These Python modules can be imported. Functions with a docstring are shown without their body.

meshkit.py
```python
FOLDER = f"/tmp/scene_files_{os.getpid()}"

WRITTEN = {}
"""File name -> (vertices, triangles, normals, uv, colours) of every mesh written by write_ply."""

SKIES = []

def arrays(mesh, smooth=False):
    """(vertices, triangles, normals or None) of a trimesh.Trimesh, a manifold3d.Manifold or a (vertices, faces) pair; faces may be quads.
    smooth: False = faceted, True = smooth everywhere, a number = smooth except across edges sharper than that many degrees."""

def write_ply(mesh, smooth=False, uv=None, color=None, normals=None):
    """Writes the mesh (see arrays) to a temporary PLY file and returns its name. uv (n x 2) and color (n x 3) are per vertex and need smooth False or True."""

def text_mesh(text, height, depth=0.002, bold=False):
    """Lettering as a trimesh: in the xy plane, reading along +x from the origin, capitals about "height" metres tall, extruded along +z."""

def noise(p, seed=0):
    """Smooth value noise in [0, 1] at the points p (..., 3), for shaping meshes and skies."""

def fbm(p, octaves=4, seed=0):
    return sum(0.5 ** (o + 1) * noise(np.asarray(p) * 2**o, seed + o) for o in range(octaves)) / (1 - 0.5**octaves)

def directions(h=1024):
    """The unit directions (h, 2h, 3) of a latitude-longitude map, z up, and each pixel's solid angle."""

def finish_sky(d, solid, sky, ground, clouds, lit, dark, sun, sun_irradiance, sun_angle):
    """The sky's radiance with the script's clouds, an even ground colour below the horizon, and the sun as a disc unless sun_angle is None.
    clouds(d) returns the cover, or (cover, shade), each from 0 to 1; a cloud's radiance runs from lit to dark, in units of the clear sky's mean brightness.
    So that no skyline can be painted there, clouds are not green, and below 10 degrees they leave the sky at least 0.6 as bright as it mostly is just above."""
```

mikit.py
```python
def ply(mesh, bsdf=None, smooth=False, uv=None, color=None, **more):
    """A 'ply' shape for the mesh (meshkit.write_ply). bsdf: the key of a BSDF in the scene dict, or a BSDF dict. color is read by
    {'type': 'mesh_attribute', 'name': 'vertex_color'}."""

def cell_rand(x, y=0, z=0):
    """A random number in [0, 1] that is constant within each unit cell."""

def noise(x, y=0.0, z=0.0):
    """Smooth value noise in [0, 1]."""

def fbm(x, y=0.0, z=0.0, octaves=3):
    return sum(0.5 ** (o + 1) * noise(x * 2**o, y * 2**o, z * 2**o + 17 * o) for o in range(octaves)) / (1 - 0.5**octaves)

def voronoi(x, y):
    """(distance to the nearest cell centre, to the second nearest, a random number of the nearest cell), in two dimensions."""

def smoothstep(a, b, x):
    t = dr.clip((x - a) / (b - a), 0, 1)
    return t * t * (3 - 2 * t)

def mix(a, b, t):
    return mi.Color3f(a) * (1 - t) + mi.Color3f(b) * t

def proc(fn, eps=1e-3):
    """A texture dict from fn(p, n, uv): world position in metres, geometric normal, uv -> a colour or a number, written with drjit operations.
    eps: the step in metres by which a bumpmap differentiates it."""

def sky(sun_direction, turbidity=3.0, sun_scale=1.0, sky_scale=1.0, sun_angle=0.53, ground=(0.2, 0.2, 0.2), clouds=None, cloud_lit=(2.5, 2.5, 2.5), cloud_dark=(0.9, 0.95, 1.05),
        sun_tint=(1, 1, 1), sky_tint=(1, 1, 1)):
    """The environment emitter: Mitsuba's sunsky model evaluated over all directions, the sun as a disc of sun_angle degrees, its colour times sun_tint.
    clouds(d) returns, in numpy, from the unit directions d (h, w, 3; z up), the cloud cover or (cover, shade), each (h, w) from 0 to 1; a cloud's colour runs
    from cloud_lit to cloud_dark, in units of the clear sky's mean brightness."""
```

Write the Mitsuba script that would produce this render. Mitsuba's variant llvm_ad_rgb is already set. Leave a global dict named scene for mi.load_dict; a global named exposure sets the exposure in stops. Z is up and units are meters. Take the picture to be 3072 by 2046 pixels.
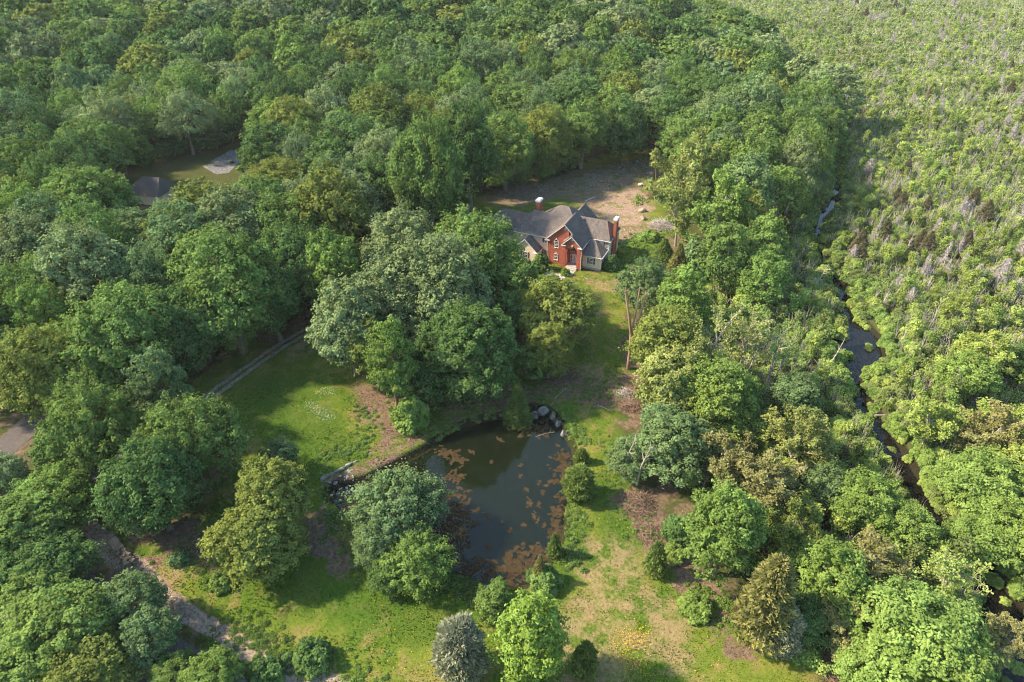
"""Aerial view of a brick house, a pond and a creek among woods, in early summer. Units metres, z up, +y away from the camera."""
import math, random
import numpy as np, trimesh, shapely, drjit as dr, mitsuba as mi, mikit, meshkit
from shapely.geometry import Polygon, Point, LineString
from mikit import noise, fbm, smoothstep, mix, cell_rand
T = mi.ScalarTransform4f
scene, labels = {}, {}
# ---------------------------------------------------------------- camera, sky, exposure
CAM_H, PITCH = 79.0, math.radians(34.0)
scene['camera'] = {'type': 'perspective', 'fov': 73.74, 'fov_axis': 'x', 'near_clip': 0.5, 'far_clip': 6000.0, 'medium': {'type': 'ref', 'id': 'haze_air'},
                   'to_world': T().look_at(origin=[0, 0, CAM_H], target=[0, math.cos(PITCH), CAM_H - math.sin(PITCH)], up=[0, 0, 1])}
scene['haze_air'] = {'type': 'homogeneous', 'albedo': {'type': 'rgb', 'value': [0.92, 0.96, 1.0]}, 'sigma_t': 0.00008}
SUN = (-0.775, 0.070, 0.628)
scene['sky'] = mikit.sky(SUN, turbidity=4.5, sky_tint=(1.0, 1.0, 0.96), sky_scale=1.35, sun_scale=1.0, sun_angle=2.6, sun_tint=(1.0, 0.985, 0.96), ground=(0.07, 0.1, 0.05))
exposure = 2.85
rng = np.random.default_rng(7)

# ---------------------------------------------------------------- helpers
def sstep(a, b, x):
    t = np.clip((x - a) / (b - a), 0, 1)
    return t * t * (3 - 2 * t)
def hill(x, y):
    return 20.0 * sstep(215, 500, np.asarray(y, float)) * sstep(110, 40, np.asarray(x, float) - 0.04 * (np.asarray(y, float) - 300))

def numbered(name):
    if name not in used: used[name] = 0; return name
    used[name] += 1
    return f'{name}_{used[name]:03d}'
used = {}
def tag(key, label=None, cat=None, group=None, kind=None):
    d = labels.setdefault(key, {})
    for k, v in (('label', label), ('category', cat), ('group', group), ('kind', kind)):
        if v: d[k] = v
    return key
def put(key, mesh, bsdf, smooth=False, **kw):
    scene[key] = mikit.ply(mesh, bsdf, smooth=smooth, **kw)
    return key
class MB:
    """Collects vertices and triangles of one mesh; M places what is added."""
    def __init__(self): self.v, self.f, self.n = [], [], 0
    def add(self, v, f):
        v, f = np.asarray(v, float), np.asarray(f, int)
        if f.shape[1] == 4: f = np.vstack([f[:, [0, 1, 2]], f[:, [0, 2, 3]]])
        self.v.append(v); self.f.append(f + self.n); self.n += len(v); return self
    def mesh(self, m): return self.add(m.vertices, m.faces)
    def box(self, x0, x1, y0, y1, z0, z1):
        v = np.array([[x, y, z] for x in (x0, x1) for y in (y0, y1) for z in (z0, z1)], float)
        return self.add(v, np.array([[0, 1, 3, 2], [4, 6, 7, 5], [0, 4, 5, 1], [2, 3, 7, 6], [0, 2, 6, 4], [1, 5, 7, 3]]))
    def tube(self, p, r, sides=5, cap=True):
        p = np.asarray(p, float); r = np.broadcast_to(r, len(p))
        t = np.gradient(p, axis=0); t /= np.linalg.norm(t, axis=1, keepdims=True) + 1e-9
        a = np.cross(t, np.where(np.abs(t[:, 2:]) < 0.9, [0, 0, 1.0], [1.0, 0, 0])); a /= np.linalg.norm(a, axis=1, keepdims=True) + 1e-9
        b = np.cross(t, a); ang = np.arange(sides) * 2 * np.pi / sides
        v = (p[:, None] + r[:, None, None] * (np.cos(ang)[None, :, None] * a[:, None] + np.sin(ang)[None, :, None] * b[:, None])).reshape(-1, 3)
        i, j = np.meshgrid(np.arange(len(p) - 1), np.arange(sides), indexing='ij')
        q = np.stack([i * sides + j, i * sides + (j + 1) % sides, (i + 1) * sides + (j + 1) % sides, (i + 1) * sides + j], -1).reshape(-1, 4)
        self.add(v, q)
        if cap:
            k = (len(p) - 1) * sides
            self.add(v[k:], np.array([[0, s, s + 1] for s in range(1, sides - 1)]))
        return self
    def get(self): return np.vstack(self.v), np.vstack(self.f)
def moved(vf, loc, rz=0.0, s=1.0):
    v, f = vf; c, k = math.cos(rz), math.sin(rz)
    return (v * s) @ np.array([[c, k, 0], [-k, c, 0], [0, 0, 1]]) + np.asarray(loc, float), f

# ---------------------------------------------------------------- the lie of the land
POND = Polygon([(-14.1, 85.3), (-12.7, 87.9), (-10.4, 90.1), (-7.9, 91.8), (-4.8, 93.2), (-1.3, 93.9), (0.6, 95.1), (2.8, 96.3), (5.2, 95.8), (7.1, 94.5), (8.5, 92.0), (9.1, 89.1), (10.0, 86.2), (10.3, 83.0), (10.2, 79.5), (9.2, 76.2), (8.3, 72.6), (7.8, 68.8), (6.2, 65.0), (4.8, 62.1), (3.1, 59.7), (1.2, 58.4), (-1.0, 58.8), (-3.9, 58.9), (-7.0, 60.5), (-9.6, 61.7), (-13.4, 63.2), (-17.6, 66.3), (-21.7, 69.6), (-25.3, 71.5), (-27.5, 73.5), (-28.8, 75.6), (-27.8, 77.0), (-25.8, 76.7), (-22.9, 78.3), (-19.4, 81.0), (-16.5, 83.4)])
STREAM = [(120.82, 247.85, 0.82), (108.64, 224.80, 0.82), (101.72, 203.20, 1.5), (93.98, 189.48, 1.5), (86.96, 178.63, 1.72), (80.02, 164.70, 1.58), (77.67, 152.34, 1.1), (77.44, 143.42, 1.65), (76.03, 135.24, 1.5), (74.15, 127.71, 1.1), (72.63, 119.92, 4.9), (70.58, 113.54, 4.48), (66.93, 106.90, 1.1), (64.95, 100.77, 1.1), (63.98, 95.08, 1.85), (63.89, 89.24, 2.13), (63.51, 83.84, 2.03), (63.43, 78.35, 2.03), (63.24, 72.40, 1.85), (63.49, 67.76, 2.03), (64.97, 63.46, 2.03), (64.83, 56.37, 2.23), (63.53, 47.77, 3.79), (61.64, 38.50, 4.32)]
def seg_dist(x, y, pts, closed=False):
    """(distance to the polyline, index along it) for arrays x, y."""
    pts = np.asarray(pts, float)[:, :2]
    if closed: pts = np.vstack([pts, pts[:1]])
    best, at = np.full(np.shape(x), 1e9), np.zeros(np.shape(x))
    for i in range(len(pts) - 1):
        a, d = pts[i], pts[i + 1] - pts[i]
        t = np.clip(((x - a[0]) * d[0] + (y - a[1]) * d[1]) / (d @ d), 0, 1)
        e = np.hypot(x - a[0] - t * d[0], y - a[1] - t * d[1])
        at = np.where(e < best, i + t, at); best = np.minimum(best, e)
    return best, at
PP = np.array(POND.exterior.coords)
SW = np.array([s[2] for s in STREAM])
def pond_sd(x, y):
    d, _ = seg_dist(x, y, PP)
    return np.where(shapely.contains_xy(POND, x, y), -d, d)
def stream_sd(x, y):
    d, at = seg_dist(x, y, STREAM)
    return d - np.interp(at, np.arange(len(SW)), SW)
def terrain(x, y):
    x, y = np.asarray(x, float), np.asarray(y, float)
    z = hill(x, y)
    sd = pond_sd(x, y)
    z = z - 1.1 * (1 - sstep(-0.1, 1.5, sd)) - 0.9 * sstep(0, -3, sd)
    ss = stream_sd(x, y)
    return z - 0.9 * (1 - sstep(-0.1, 0.8, ss)) - 0.6 * sstep(0, -1.5, ss)
def spaced(a, b, step, far, grow=1.22):
    core = np.arange(a, b + step / 2, step); out, d = [], step
    x = b
    while x < far: d *= grow; x += d; out.append(x)
    return core, np.array(out)
gx, gr = spaced(-36, 22, 0.5, 20); fx = np.unique(np.concatenate([np.arange(-96, -36, 1.5), gx, np.arange(22.5, 96, 1.2)]))
ext = np.cumsum(4 * 1.16 ** np.arange(32))
GX = np.concatenate([-96 - ext[::-1], fx, 96 + ext])
GY = np.concatenate([20 - ext[:20][::-1], np.arange(20, 66, 1.0), np.arange(66, 112, 0.5), np.arange(112, 215, 1.2), 215 + np.cumsum(2.5 * 1.055 ** np.arange(78))])
X, Y = np.meshgrid(GX, GY); n0, n1 = X.shape
Z = terrain(X.ravel(), Y.ravel())
ii, jj = np.meshgrid(np.arange(n0 - 1), np.arange(n1 - 1), indexing='ij'); k0 = (ii * n1 + jj).ravel()
GROUND = (np.stack([X.ravel(), Y.ravel(), Z], 1), np.stack([k0, k0 + 1, k0 + n1 + 1, k0 + n1], 1))

# ---------------------------------------------------------------- ground colours (where the soil, grass and leaf litter are)
LAWN = [(-62.6, 102.3), (-55.7, 112.3), (-50.1, 123.3), (-45.6, 129.5), (-39.5, 139.7), (-33.5, 153.0), (-25.7, 170.9), (-20.2, 183.2), (-11.5, 196.7), (9.3, 204.5), (21.9, 217.3), (33.0, 233.8), (48.4, 230.5), (45.6, 204.5), (43.5, 176.6), (45.6, 150.6), (47.7, 141.8), (38.2, 135.7), (26.2, 128.1), (22.9, 114.6), (22.4, 102.9), (18.1, 94.0), (17.0, 81.9), (18.1, 74.2), (19.3, 67.4), (22.5, 58.1), (28.8, 53.2), (34.6, 50.1), (39.8, 42.9), (34.3, 29.7), (-34.0, 29.7), (-31.4, 42.9), (-38.0, 48.4), (-48.5, 56.4), (-55.9, 62.4), (-60.9, 68.6), (-47.5, 65.4), (-46.1, 88.2), (-55.9, 96.5)]
def capsules(px, py, items):
    m = mi.Float(0)
    for x0, y0, x1, y1, r in items:
        dx, dy = x1 - x0, y1 - y0
        t = dr.clip(((px - x0) * dx + (py - y0) * dy) / max(dx * dx + dy * dy, 1e-6), 0, 1)
        d = dr.sqrt(dr.square(px - x0 - t * dx) + dr.square(py - y0 - t * dy))
        m = dr.maximum(m, 1 - smoothstep(r * 0.55, r * 1.25, d))
    return m
LITTER = [(-54.2, 68.6, -43.8, 64.1, 3.2), (-27.2, 99.6, -18.3, 87.1, 3.5), (-20.0, 100.3, 2.6, 98.3, 4.5), (-10.3, 89.4, -1.3, 94.0, 3), (0.3, 119.4, 12.4, 100.3, 5), (21.9, 104.3, 21.1, 90.5, 2.2), (12.4, 100.3, 20.4, 99.6, 4), (19.5, 73.3, 21.4, 65.0, 3), (43.1, 165.5, 45.1, 148.3, 3), (23.3, 62.0, 26.3, 54.4, 3), (27.9, 49.5, 30.2, 48.4, 1.6), (-74.1, 77.0, -70.2, 76.1, 3), (-45.7, 128.1, -49.0, 119.4, 3.5), (-51.3, 61.3, -52.4, 58.4, 2.2), (1.3, 141.8, 13.2, 121.1, 4), (-29.3, 70.7, -22.8, 61.3, 1.8), (-25.9, 77.0, -19.8, 81.9, 3.2)]
DIRT = [(-0.9, 195.6, 20.8, 204.5, 9), (21.0, 206.4, 43.8, 220.1, 9), (22.6, 193.9, 35.6, 202.7, 8)]
SAND = [(26.5, 182.6, 35.6, 193.9, 7), (28.8, 170.9, 37.0, 185.8, 4), (30.6, 166.8, 38.7, 173.7, 3)]
DRY = [(21.4, 141.8, 24.9, 140.8, 4), (19.1, 133.7, 19.4, 128.1, 3), (13.7, 62.7, 15.1, 55.1, 4.2), (9.1, 51.9, 9.5, 45.0, 4.5), (15.0, 54.4, 20.4, 53.2, 3), (-27.3, 107.1, -22.1, 100.3, 4), (16.2, 105.7, 18.1, 100.3, 4), (16.5, 49.5, 20.3, 47.2, 2.5), (-51.9, 62.7, -45.6, 57.7, 2), (-23.2, 69.9, -21.0, 68.2, 1), (-42.3, 114.6, -36.6, 121.1, 3)]
LUSH = [(10.4, 75.1, 16.7, 77.0, 3), (7.4, 61.3, 9.8, 67.4, 3), (-43.6, 100.3, -30.0, 82.9, 7), (-31.3, 61.3, -10.1, 54.4, 6), (15.9, 70.7, 16.3, 64.3, 3), (26.0, 157.8, 27.4, 143.9, 4)]
def poly_inside(px, py, pts):
    d2, s = mi.Float(1e9), mi.Float(1)
    n = len(pts)
    for i in range(n):
        (ax, ay), (bx, by) = pts[i], pts[i - 1]
        ex, ey = bx - ax, by - ay
        wx, wy = px - ax, py - ay
        t = dr.clip((wx * ex + wy * ey) / (ex * ex + ey * ey), 0, 1)
        d2 = dr.minimum(d2, dr.square(wx - ex * t) + dr.square(wy - ey * t))
        c1, c2, c3 = py >= ay, py < by, ex * wy > ey * wx
        s = dr.select((c1 & c2 & c3) | (~c1 & ~c2 & ~c3), -s, s)
    return -s * dr.sqrt(d2)          # positive inside
def ground_colour(p, fine=True):
    x, y = p.x, p.y
    n1, n2, n3 = fbm(x * 0.11, y * 0.11, 3.0), fbm(x * 0.6, y * 0.6, 7.0), fbm(x * 3.1, y * 3.1, 1.0, octaves=2)
    wx, wy = x + (n2 - 0.5) * 4 + (n1 - 0.5) * 6, y + (fbm(x * 0.5, y * 0.5, 31.0) - 0.5) * 5
    grass = mix((0.085, 0.150, 0.020), (0.165, 0.200, 0.035), smoothstep(0.3, 0.7, n1 * 0.6 + n2 * 0.4))
    grass = mix(grass, (0.235, 0.190, 0.080), smoothstep(0.52, 0.75, n2) * 0.55)
    grass = mix(grass, (0.060, 0.120, 0.018), capsules(wx, wy, LUSH) * 0.75)
    dry = capsules(wx, wy, DRY) * smoothstep(0.25, 0.6, n2 * 0.7 + n3 * 0.3)
    grass = mix(grass, (0.300, 0.225, 0.130), dry * 0.7)
    soil = mix((0.130, 0.092, 0.065), (0.215, 0.158, 0.118), n3)
    under = mix((0.070, 0.085, 0.030), soil, smoothstep(0.4, 0.65, n2) * (1 - 0.85 * smoothstep(24.0, 34.0, x)) * (1 - 0.9 * smoothstep(170.0, 190.0, y) * smoothstep(-30.0, -50.0, x)))
    lit = capsules(wx, wy, LITTER) * smoothstep(0.22, 0.5, n2 * 0.75 + n3 * 0.25)
    c = mix(under, grass, smoothstep(-2.0, 1.5, poly_inside(wx, wy, LAWN)))
    c = mix(c, soil * 1.05, lit)
    dirt = mix((0.150, 0.108, 0.080), (0.260, 0.200, 0.155), n3)
    dirt = mix(dirt, (0.10, 0.13, 0.03), smoothstep(0.56, 0.7, n2) * 0.8)
    c = mix(c, dirt, capsules(wx, wy, DIRT) * 0.95)
    sand = mix((0.250, 0.180, 0.135), (0.370, 0.285, 0.225), n3)
    c = mix(c, sand, capsules(wx, wy, SAND) * (1 - 0.8 * smoothstep(0.55, 0.68, n2)))
    return c * (0.82 + 0.36 * n3)
def ground_tex(p, n, uv):
    c = ground_colour(p)
    wet = smoothstep(-0.06, -0.4, p.z)
    c = mix(c, mi.Color3f(0.055, 0.060, 0.028), smoothstep(-1.0, 3.0, p.x - 22.0) * smoothstep(-0.05, -0.4, p.z) * 0.8)
    return mix(c, mi.Color3f(0.026, 0.024, 0.016), wet * 0.92)
scene['mat_ground'] = {'type': 'twosided', 'b': {'type': 'diffuse', 'reflectance': mikit.proc(ground_tex)}}
put('ground', GROUND, 'mat_ground', smooth=True); tag('ground', 'grass, leaf litter and bare soil of the clearings and wood floor', kind='structure')

def diffuse(name, fn_or_rgb, rough=None, spec=0.3):
    c = mikit.proc(fn_or_rgb) if callable(fn_or_rgb) else {'type': 'rgb', 'value': list(fn_or_rgb)}
    scene[name] = {'type': 'twosided', 'b': {'type': 'diffuse', 'reflectance': c} if rough is None else {'type': 'principled', 'base_color': c, 'roughness': rough, 'specular': spec}}
    return name
def gravel(c0, c1, grass_mid=0.0):
    def fn(p, n, uv):
        a, b = fbm(p.x * 4, p.y * 4, 2.0), fbm(p.x * 0.7, p.y * 0.7, 5.0)
        c = mix(c0, c1, smoothstep(0.25, 0.75, a)) * (0.8 + 0.4 * b)
        g = dr.exp(-dr.square((uv.x - 0.5) / 0.13)) * grass_mid + smoothstep(0.36, 0.5, dr.abs(uv.x - 0.5) + (b - 0.5) * 0.2) * 0.9
        return mix(c, ground_colour(p) * 0.9, dr.clip(g * smoothstep(0.2, 0.6, b + 0.25 * a), 0, 1))
    return fn
diffuse('mat_track', gravel((0.23, 0.19, 0.16), (0.42, 0.36, 0.31), 1.0))
diffuse('mat_path', gravel((0.22, 0.17, 0.14), (0.40, 0.33, 0.28), 0.15))
diffuse('mat_grey_gravel', gravel((0.14, 0.14, 0.15), (0.27, 0.27, 0.28), 0.0))
diffuse('mat_asphalt', lambda p, n, uv: mix((0.10, 0.095, 0.095), (0.165, 0.15, 0.145), fbm(p.x * 2.3, p.y * 2.3, 1.0) * 0.7 + fbm(p.x * 0.3, p.y * 0.3) * 0.3))
diffuse('mat_concrete', lambda p, n, uv: mix((0.40, 0.37, 0.34), (0.58, 0.55, 0.51), fbm(p.x * 1.7, p.y * 1.7, p.z)))
def ribbon(pts, widths, seg=0.8, lift=0.035, wob=0.25, seed=0):
    """A sheet along a line, lying on the land; u runs across it, v along it in metres."""
    pts = np.asarray(pts, float); L = np.r_[0, np.cumsum(np.hypot(*np.diff(pts, axis=0).T))]
    s = np.arange(0, L[-1] + seg, seg)
    from scipy.interpolate import PchipInterpolator as PI
    px, py, w = PI(L, pts[:, 0])(np.minimum(s, L[-1])), PI(L, pts[:, 1])(np.minimum(s, L[-1])), np.interp(s, L, np.broadcast_to(widths, len(L)))
    tx, ty = np.gradient(px), np.gradient(py); l = np.hypot(tx, ty) + 1e-9; nx, ny = -ty / l, tx / l
    us = np.linspace(0, 1, 9); v, uv = [], []
    for i in range(len(s)):
        wl = w[i] * (0.5 + wob * (meshkit.fbm(np.array([s[i] * 0.4, seed, 0.5])) - 0.5)); wr = w[i] * (0.5 + wob * (meshkit.fbm(np.array([s[i] * 0.4, seed + 9, 0.5])) - 0.5))
        off = -wl + us * (wl + wr)
        x, y = px[i] + nx[i] * off, py[i] + ny[i] * off
        v.append(np.stack([x, y, terrain(x, y) + lift], 1)); uv.append(np.stack([us, np.full(9, s[i])], 1))
    i, j = np.meshgrid(np.arange(len(s) - 1), np.arange(8), indexing='ij'); k = (i * 9 + j).ravel()
    return (np.vstack(v), np.stack([k, k + 1, k + 10, k + 9], 1)), np.vstack(uv)
m, uv = ribbon([(-61.1, 88.2), (-55.7, 99.0), (-52.1, 106.4), (-47.6, 114.6), (-41.4, 124.1), (-36.9, 131.8), (-32.5, 140.8), (-26.6, 150.2), (-14.5, 162.8)], 3.0)
put('gravel_track', m, 'mat_track', smooth=True, uv=uv); tag('gravel_track', 'pale two-rut gravel track with a grassy middle crossing the lawn', kind='structure')
m, uv = ribbon([(-68.7, 73.3), (-61.9, 67.8), (-55.7, 62.7), (-52.3, 60.9), (-49.1, 58.4), (-44.5, 55.1), (-40.5, 52.8), (-36.7, 51.0), (-33.3, 48.9), (-29.5, 46.9), (-24.8, 45.0), (-19.7, 42.9), (-15.8, 40.9)], [2.5, 3, 3.4, 3.4, 3.2, 3.2, 2.8, 2.4, 2.6, 3.2, 4.2, 4.6, 4.6], seed=4)
put('dirt_path', m, 'mat_path', smooth=True, uv=uv); tag('dirt_path', 'brown stony path running from the stone wall to the lower lawn', kind='structure')
m, uv = ribbon([(-88.6, 76.1), (-86.6, 81.4), (-85.2, 85.5), (-84.5, 89.9), (-83.8, 94.6), (-82.4, 101.6)], 5.2, wob=0.05, lift=0.03)
put('road', m, 'mat_asphalt', smooth=True, uv=uv); tag('road', 'grey asphalt drive at the left edge of the photo', kind='structure')
m, uv = ribbon([(-77.9, 69.9), (-73.7, 71.6), (-71.0, 75.1), (-69.0, 77.0), (-65.9, 79.9), (-62.8, 87.1), (-60.0, 91.1)], 3.6, wob=0.2, lift=0.05, seed=8)
put('gravel_drive', m, 'mat_grey_gravel', smooth=True, uv=uv); tag('gravel_drive', 'grey gravel drive between the roadside trees and the big oak', kind='structure')
m, uv = ribbon([(-62.8, 59.1), (-51.5, 51.9), (-45.5, 48.4), (-39.3, 45.0), (-30.4, 40.0)], 7.0, wob=0.05, lift=0.03, seed=3)
put('parking_court', m, 'mat_asphalt', smooth=True, uv=uv); tag('parking_court', 'grey asphalt court glimpsed beneath the bottom left trees', kind='structure')
def sheet(poly, z=None, lift=0.03, step=1.5):
    v, f = trimesh.creation.triangulate_polygon(Polygon(poly).segmentize(step), engine='earcut')
    return np.c_[v, (terrain(v[:, 0], v[:, 1]) + lift) if z is None else np.full(len(v), z)], f
put('gravel_bed', sheet([(-103.0, 220.9), (-95.8, 213.7), (-92.4, 214.9), (-91.9, 229.6), (-96.8, 236.8), (-99.1, 236.8), (-101.1, 229.6)]), 'mat_grey_gravel', uv=None); tag('gravel_bed', 'angular grey gravel bed on the neighbouring lawn behind the trees', kind='structure')
# ---------------------------------------------------------------- water
def water_bsdf(name, base, spec=0.5):
    scene[name] = {'type': 'twosided', 'b': {'type': 'principled', 'base_color': {'type': 'rgb', 'value': base}, 'roughness': 0.04, 'specular': spec}}
water_bsdf('mat_pond', [0.008, 0.013, 0.006]); water_bsdf('mat_creek', [0.010, 0.009, 0.008], 0.32)
put('pond_water', sheet(list(POND.buffer(0.9).exterior.coords), z=-1.1, step=4), 'mat_pond'); tag('pond_water', 'still dark green pond reflecting trees and pale sky', kind='structure')
SP = np.array([s[:2] for s in STREAM])
put('creek_water', sheet(list(LineString(SP).buffer(4.6).exterior.coords), z=-0.9, step=4), 'mat_creek'); tag('creek_water', 'narrow black creek winding between wood and swamp', kind='structure')
def algae_fn(p, n, uv): return mix((0.042, 0.031, 0.017), (0.100, 0.073, 0.043), fbm(p.x * 3, p.y * 3, 9.0))
diffuse('mat_algae', algae_fn)
def algae_blob(x, y, r, seed):
    g = np.random.default_rng(seed); parts = []
    ang = g.uniform(0, 3.14)
    for _ in range(int(14 + r * 16)):
        a, q = g.uniform(0, 6.283), r * math.sqrt(g.uniform())
        px, py = q * math.cos(a) * 1.5, q * math.sin(a) * 0.75
        c, s = math.cos(ang), math.sin(ang)
        parts.append(Point(x + px * c - py * s, y + px * s + py * c).buffer(g.uniform(0.05, 0.17), 3))
    u = shapely.union_all(parts).buffer(.12).buffer(-.1); u = max(getattr(u, 'geoms', [u]), key=lambda q: q.area); m = MB()
    for k in getattr(u, 'geoms', [u]):
        v, f = trimesh.creation.triangulate_polygon(k, engine='earcut'); m.add(np.c_[v, -1.075 + 0.02 * g.random(len(v))], f)
    return m.get()
MATS = [(-6.9, 70.9, -6.7, 70.9, 0.55), (-5.8, 69.8, -5.7, 69.8, 0.75), (-3.5, 70.9, -3.4, 70.9, 0.5), (-7.3, 67.1, -7.2, 67.1, 0.85), (-0.3, 68.4, -0.2, 68.4, 0.5), (1.7, 69.5, 1.8, 69.5, 0.45), (2.4, 74.4, 2.6, 74.4, 0.8), (2.3, 76.6, 2.4, 76.6, 0.5), (2.6, 73.3, 2.8, 73.3, 0.7), (3.5, 70.8, 3.6, 70.8, 1.1), (0.4, 65.0, 0.5, 65.0, 0.6), (1.4, 65.3, 1.6, 65.3, 0.7), (-3.4, 65.5, -3.2, 65.5, 0.6), (-7.0, 63.1, -6.9, 63.1, 0.5), (-4.8, 63.2, -4.6, 63.2, 0.7), (-5.1, 62.1, -5.0, 62.1, 0.5), (-3.0, 61.4, -2.9, 61.4, 0.8), (1.4, 79.5, 1.5, 79.5, 0.45), (4.9, 76.0, 5.0, 76.0, 0.5), (4.1, 73.5, 4.2, 73.5, 0.6), (4.9, 69.4, 5.0, 69.4, 0.4), (-1.6, 70.0, -1.5, 70.0, 0.25), (0.8, 62.9, 0.9, 62.9, 0.35), (-3.4, 82.8, -3.3, 82.8, 0.4), (-3.5, 62.9, -3.4, 62.9, 0.4), (1.4, 82.0, 1.5, 82.0, 0.35), (-6.8, 85.1, -6.6, 85.1, 0.7), (-2.0, 88.3, -1.9, 88.3, 0.7), (4.4, 78.1, 4.5, 78.1, 0.5)]
for i, (x, y, _, _, r) in enumerate(MATS):
    r *= .85
    k = put(numbered('algae_mat'), algae_blob(x, y, r, 50 + i), 'mat_algae')
    tag(k, 'ragged brown algae mat floating on the open pond water', 'algae mat', 'brown algae mats on the pond')
g = np.random.default_rng(4); m = MB()
for (x0, y0, x1, y1, r) in [(-9.4, 75.3, -8.9, 65.9, 3), (8.7, 85.1, 8.6, 74.4, 2.2), (7.2, 72.6, 6.6, 66.7, 1.5), (-1.6, 59.6, 3.2, 62.1, 3), (-11.5, 85.1, -8.5, 83.0, 1.6), (-25.6, 74.4, -21.7, 71.7, 2), (1.4, 91.2, 7.1, 90.6, 1.6), (-7.2, 61.8, -4.7, 60.7, 2), (3.3, 64.4, 4.6, 65.2, 1.2), (0.2, 62.1, 2.3, 62.5, 1.5), (-9.7, 80.5, -8.9, 79.0, 1.5)]:
    L = math.hypot(x1 - x0, y1 - y0)
    for _ in range(int((L * 2 * r + 3 * r * r) * 2.2)):
        t = g.uniform(); x, y = x0 + (x1 - x0) * t + g.normal() * r * 0.6, y0 + (y1 - y0) * t + g.normal() * r * 0.6
        if shapely.contains_xy(POND, x, y): m.add(*algae_blob(x, y, g.uniform(0.1, 0.4), int(g.integers(1e6))))
put('algae_scum', m.get(), 'mat_algae'); tag('algae_scum', 'brown algae scum crowding the margins of the pond', kind='stuff')

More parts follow.
